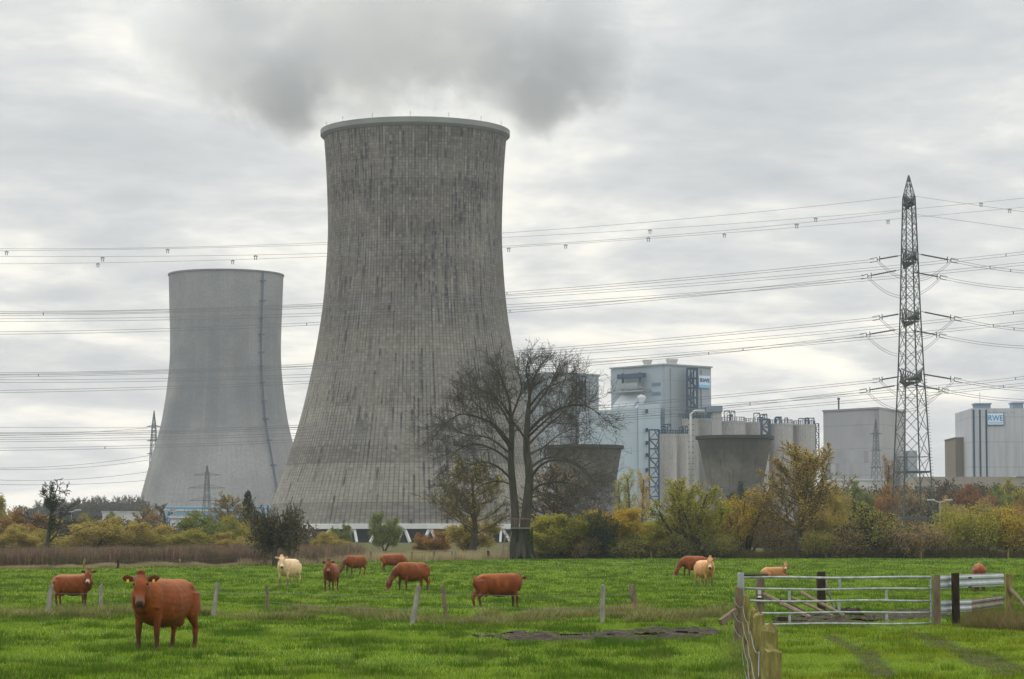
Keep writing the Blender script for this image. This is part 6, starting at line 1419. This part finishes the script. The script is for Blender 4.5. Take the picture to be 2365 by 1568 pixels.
# gate
DG = 69.5; G0 = W(1716, 1333, DG); G1 = W(2150, 1331, DG + .8); gz0 = gz(DG)
go = empty('metal_gate', (G0.x, DG, gz0), 'long five bar galvanised field gate closed across the muddy gateway', 'gate')
L = (G1 - G0); e = Vector((L.x, L.y, 0)); le = e.length
bz = [W(1900, y, DG + .4).z - gz0 for y in (1333, 1359.5, 1387, 1414, 1440)]
rr = random.Random(2)
for i, z in enumerate(bz):
    m = MB(); pts = [e * f + Vector((0, 0, z + .012 * math.sin(f * 9 + i) - .01 * (f > .0))) for f in np.linspace(0, 1, 9)]; m.tube(pts, .030 if i else .034, 10); m.build('bar', M['galv'], go, smooth=True)
def gx(xf): return (xf - 1716) / (2150 - 1716.)
for xf, i in ((1938, 0), (1822, 1), (2046, 1), (1936, 2), (1822, 3), (2046, 3)):
    p = e * gx(xf); m = MB(); m.box(p.x - .035, p.x + .035, p.y - .012, p.y + .012, bz[i + 1], bz[i]); m.build('upright', M['galv'], go)
for f in (.0, 1.0): p = e * f; m = MB(); m.tube([(p.x, p.y, bz[4] - .02), (p.x, p.y, bz[0] + .03)], .032, 10); m.build('end_upright', M['galv'], go)
m = MB(); m.tube([(-.1, 0, bz[0] + .055), (e.x * .13, .02, bz[0] + .06)], .022, 8); m.build('latch_bar', M['post_dark'], go)
def rectpost(xf0, xf1, yt, yb_, D, mat, name, label, cat='gate post', group='posts of the gate and crash barrier', lean=0.):
    x0, x1 = X_(xf0, D), X_(xf1, D); zt_ = W(xf0, yt, D).z; g = gz(D) - .15; m = MB(); w_ = (x1 - x0)
    n = 5; rr_ = random.Random(int(xf0))
    for i in range(n + 1):
        f = i / n; z = (zt_ - g) * f; dx = lean * f
        for sx_, sy_ in ((-1, -1), (1, -1), (1, 1), (-1, 1)): m.v.append((sx_ * w_ / 2 * rr_.uniform(.93, 1.05) + dx, sy_ * w_ / 2 * rr_.uniform(.93, 1.05), z + (rr_.uniform(-.015, .015) if i == n else 0)))
    for i in range(n):
        for k in range(4): m.f.append((i * 4 + k, i * 4 + (k + 1) % 4, i * 4 + 4 + (k + 1) % 4, i * 4 + 4 + k))
    m.f.append((n * 4, n * 4 + 1, n * 4 + 2, n * 4 + 3))
    o = m.build(name, mat, None, ((x0 + x1) / 2, D, g), bevel=.012); return tag(o, label, cat, group)
rectpost(1702, 1716, 1323, 1400, 69.3, mat_bark('pale grey sheathed post', (.22, .24, .26), (.42, .44, .45), 5), 'gate_post', 'pale grey gate post above the reddish brown one')
rectpost(2152, 2167, 1328, 1433, 70.2, M['post_brown'], 'gate_post', 'light brown post where the gate meets the crash barrier')
rectpost(2194, 2211, 1324, 1428, 71.5, M['post_dark'], 'barrier_post', 'almost black square post in front of the crash barrier', 'post')
rectpost(2317, 2334, 1325, 1415, 77, M['post_moss'], 'barrier_post', 'mossy dark post at the right end of the crash barrier', 'post')
rectpost(1743, 1763, 1330, 1412, 84, M['post_brown'], 'gate_post', 'brown post with white insulator seen through the gate', 'post')
rectpost(1884, 1903, 1321, 1410, 86, M['post_dark'], 'gate_post', 'mossy black post behind the middle of the gate', 'post')
p = W(1754, 1371, 83.8); o = empty('insulator', p, 'small white fence insulator on the brown post', 'insulator')
m = MB(); m.box(-.05, .05, -.05, 0, -.02, .11); m.build('plate', M['pale'], o); m = MB(); m.tube([(0, -.03, -.06), (0, -.03, -.12)], [.04, .07], 8); m.build('cap', M['pale'], o); m = MB(); m.box(-.12, .12, -.04, .01, -.24, -.13); m.build('bracket', M['insul'], o)
wpost(W(1925, 1400, 86.5), W(1906, 1343, 86.5), .09, M['post_grey'], 'fence_post', 'thin grey stake leaning on the black post behind the gate', group=PG, n=7)
# crash barrier
def rail(x0, z0, y0, x1, z1, y1, h, parent, mat, name='rail'):
    m = MB(); n = 2; prof_ = [(.0, h / 2), (.035, h / 2 - .015), (-.045, h * .34), (-.05, h * .2), (.035, h * .06), (.035, -h * .06), (-.05, -h * .2), (-.045, -h * .34), (.035, -h / 2 + .015), (.0, -h / 2)]
    for (x, y, z) in ((x0, y0, z0), (x1, y1, z1)):
        for a, b in prof_: m.v.append((x, y - a * -1, z + b))
    k = len(prof_)
    for i in range(k - 1): m.f.append((i, i + 1, k + i + 1, k + i))
    o = m.build(name, mat, parent, smooth=False); s = o.modifiers.new('s', 'SOLIDIFY'); s.thickness = .008; return o
bo = empty('crash_barrier', (X_(2167, 70.6), 70.6, gz(70.6)), 'two weathered steel crash barrier rails right of the gate', 'crash barrier')
def loc(xf, yf, D): return W(xf, yf, D) - bo.location
for (ya, yb_, hpx, mt) in ((1345, 1338, 30, 'galv_w'), (1402, 1387, 27, 'galv_w')):
    a = loc(2166, ya, 70.6); b = loc(2202, ya - 2, 72); c = loc(2244, ya - 3.5, 73.6); d_ = loc(2318, yb_, 76.6); h = hpx / FPX * 71
    rail(a.x, a.z, a.y, b.x + .02, b.z, b.y, h, bo, M[mt]); rail(b.x, b.z + .005, b.y - .012, c.x, c.z, c.y, h, bo, M[mt]); rail(c.x - .1, c.z, c.y + .012, d_.x, d_.z, d_.y, h, bo, M['galv_w'] if ya < 1390 else mat_simple('muddy barrier rail', (.22, .19, .15), .6, .4, 4.))
m = MB()
for k in range(4): p = loc(2238 + 4 * (k % 2), 1334 + (k // 2) * 22, 73.2); m.box(p.x - .02, p.x + .02, p.y - .06, p.y + .0, p.z - .02, p.z + .02)
m.build('bolts', M['post_dark'], bo)
a = W(2332, 1358, 77); b = W(2372, 1404, 75); c = (a + b) / 2; m = MB(); m.tube([a - c, b - c], [.055, .06], 8); tag(m.build('brace', M['post_brown'], None, c), 'long pole bracing the mossy end post of the crash barrier', 'brace')
# fallen rails behind the gate
for (x0, y0, x1, y1, w_, mt, lb) in ((1765, 1373, 1874, 1431, .15, 'post_brown', 'thickest fallen rail sloping behind the gate, leftmost'), (1803, 1383, 1880, 1425, .08, 'post_dark', 'thin dark fallen rail second from the left behind the gate'), (1825, 1378, 1928, 1425, .10, 'post_brown', 'brown fallen rail third from the left behind the gate'), (1851, 1368, 1951, 1423, .11, 'post_brown', 'rightmost of the fallen rails behind the gate')):
    a = W(x0, y0, 83); b = W(x1, y1, 79.5); b.z = max(b.z, gz(79.5) + .04); wpost(b, a, w_, M[mt], 'fallen_rail', lb, 'fallen rail', 'fallen fence rails behind the gate', n=8)
a = W(1797, 1434, 76.5); m = MB(); m.box(0, .30, 0, .5, -.1, .12); m.box(.31, .85, .05, .45, -.1, .03); tag(m.build('timber_block', M['post_dark'], None, a, bevel=.02), 'short dark timber block lying behind the lower gate bars', 'timber')
rr = random.Random(5); m = MB(); C = W(1956, 1416, 81)
for k in range(16): x = rr.uniform(-.34, .34); m.tube([(x - rr.uniform(.1, .3), rr.uniform(-.2, .2), rr.uniform(-.02, .08)), (x, rr.uniform(-.2, .2), rr.uniform(.0, .12)), (x + rr.uniform(.1, .3), rr.uniform(-.2, .2), rr.uniform(-.04, .05))], [.04, rr.uniform(.06, .11), .03], 8)
o = m.build('sacking_heap', M['post_dark'], None, C); tag(o, 'low black heap lying at the right end of the fallen rails', 'heap')
# yellow flowers beside the mossy row
for k, (u, v) in enumerate([(790, 750), (812, 752), (860, 757), (858, 770), (788, 770), (848, 798), (868, 798), (890, 780), (925, 764), (812, 772)]):
    xf, yf = (2100 + u / 2.433) / 1.299, (1600 + v / 2.433) / 1.299; d = gdist(yf + 3); o = empty('wildflower', (GX(xf, d), d, gz(d)), 'small yellow flower in the grass right of the mossy posts', 'flower', 'small yellow flowers by the mossy posts')
    h = W(xf, yf, d).z - gz(d); m = MB(); m.tube([(0, 0, 0), (.01, 0, h)], .004, 4); m.build('stalk', M['tuftgreen'], o)
    m = MB(); 
    for a in range(5): q = a * 2 * PI / 5; m.beam((0.01, 0, h), (.01 + .035 * math.cos(q), .035 * math.sin(q), h + .01), .022, .006)
    m.build('petals', mat_simple('yellow petals', (.7, .6, .05), .6, .05) if k == 0 else bpy.data.materials['yellow petals'], o)

# ================================================================== steam and haze
def steam():
    D = 840.; t = NT('steam'); t.n.remove(t.b); p = t.pos()
    BL = [(560, 150, 170, 140), (650, 235, 95, 100), (430, 90, 140, 110), (560, 20, 240, 130), (840, 90, 260, 190), (1060, 90, 240, 185), (1300, 125, 175, 140), (1250, 225, 105, 90), (1400, 120, 90, 90), (1320, 10, 160, 120), (900, -120, 560, 150)]
    px = D / FPX; F_ = [None, None]
    for i, (x, y, rx, ry) in enumerate(BL):
        g_ = 1 if 6 <= i <= 8 or i == 1 else 0
        c = W(x, y, D); m_ = t.node('ShaderNodeVectorMath', {0: p, 1: tuple(c)}, operation='SUBTRACT').outputs[0]
        s = t.node('ShaderNodeVectorMath', {0: m_, 1: (1 / (rx * px), 1 / 26., 1 / (ry * px))}, operation='MULTIPLY').outputs[0]
        l = t.node('ShaderNodeVectorMath', {0: s}, operation='LENGTH').outputs[1]; g = t.math('SUBTRACT', 1., l)
        F_[g_] = g if F_[g_] is None else t.math('SMOOTH_MAX', F_[g_], g, .2)
    n1_ = t.noise(p, .06, 8, .62, .5); n2_ = t.noise(p, .022, 3, .5); n3_ = t.noise(p, .22, 4, .6)
    nz_ = t.math('ADD', t.math('ADD', t.math('MULTIPLY', t.math('SUBTRACT', n1_, .5), 2.4), t.math('MULTIPLY', t.math('SUBTRACT', n2_, .5), 1.5)), t.math('MULTIPLY', t.math('SUBTRACT', n3_, .5), 1.3))
    allf = t.math('SMOOTH_MAX', F_[0], F_[1], .2)
    sh = t.node('ShaderNodeMapRange', {0: t.math('ADD', allf, nz_), 1: -.10, 2: .38, 3: 0., 4: 1.}, interpolation_type='SMOOTHSTEP').outputs[0]
    dens = t.node('ShaderNodeMapRange', {0: t.math('ADD', F_[1], t.math('MULTIPLY', nz_, .6)), 1: -.5, 2: .5, 3: .036, 4: .060}, interpolation_type='SMOOTHSTEP').outputs[0]
    den = t.math('MULTIPLY', sh, dens)
    vol = t.node('ShaderNodeVolumePrincipled', {'Color': (.90, .925, .955, 1), 'Density': den, 'Anisotropy': .3})
    t.l.new(vol.outputs[0], t.out.inputs['Volume'])
    try: t.m.cycles.volume_step_rate = .40
    except Exception: pass
    a = W(280, 380, D - 30); b = W(1560, -240, D + 30); m = MB(); m.box(a.x, b.x, -32, 32, 0, b.z - a.z)
    m.v = [(x + 0, y, z) for x, y, z in m.v]; o = m.build('steam', t.m, None, (0, D, a.z)); tag(o, 'grey steam plume drifting behind the tall cooling tower', 'steam', kind='stuff')
if STEAM: steam()
if HAZE:
    t = NT('haze air'); t.n.remove(t.b); vol = t.node('ShaderNodeVolumePrincipled', {'Color': (.80, .87, .96, 1), 'Density': HAZE, 'Anisotropy': .0}); t.l.new(vol.outputs[0], t.out.inputs['Volume'])
    m = MB(); m.box(-1100, 1100, -450, 1600, -6, 330); tag(m.build('haze', t.m), 'thin autumn haze over the whole landscape', 'haze', kind='stuff')
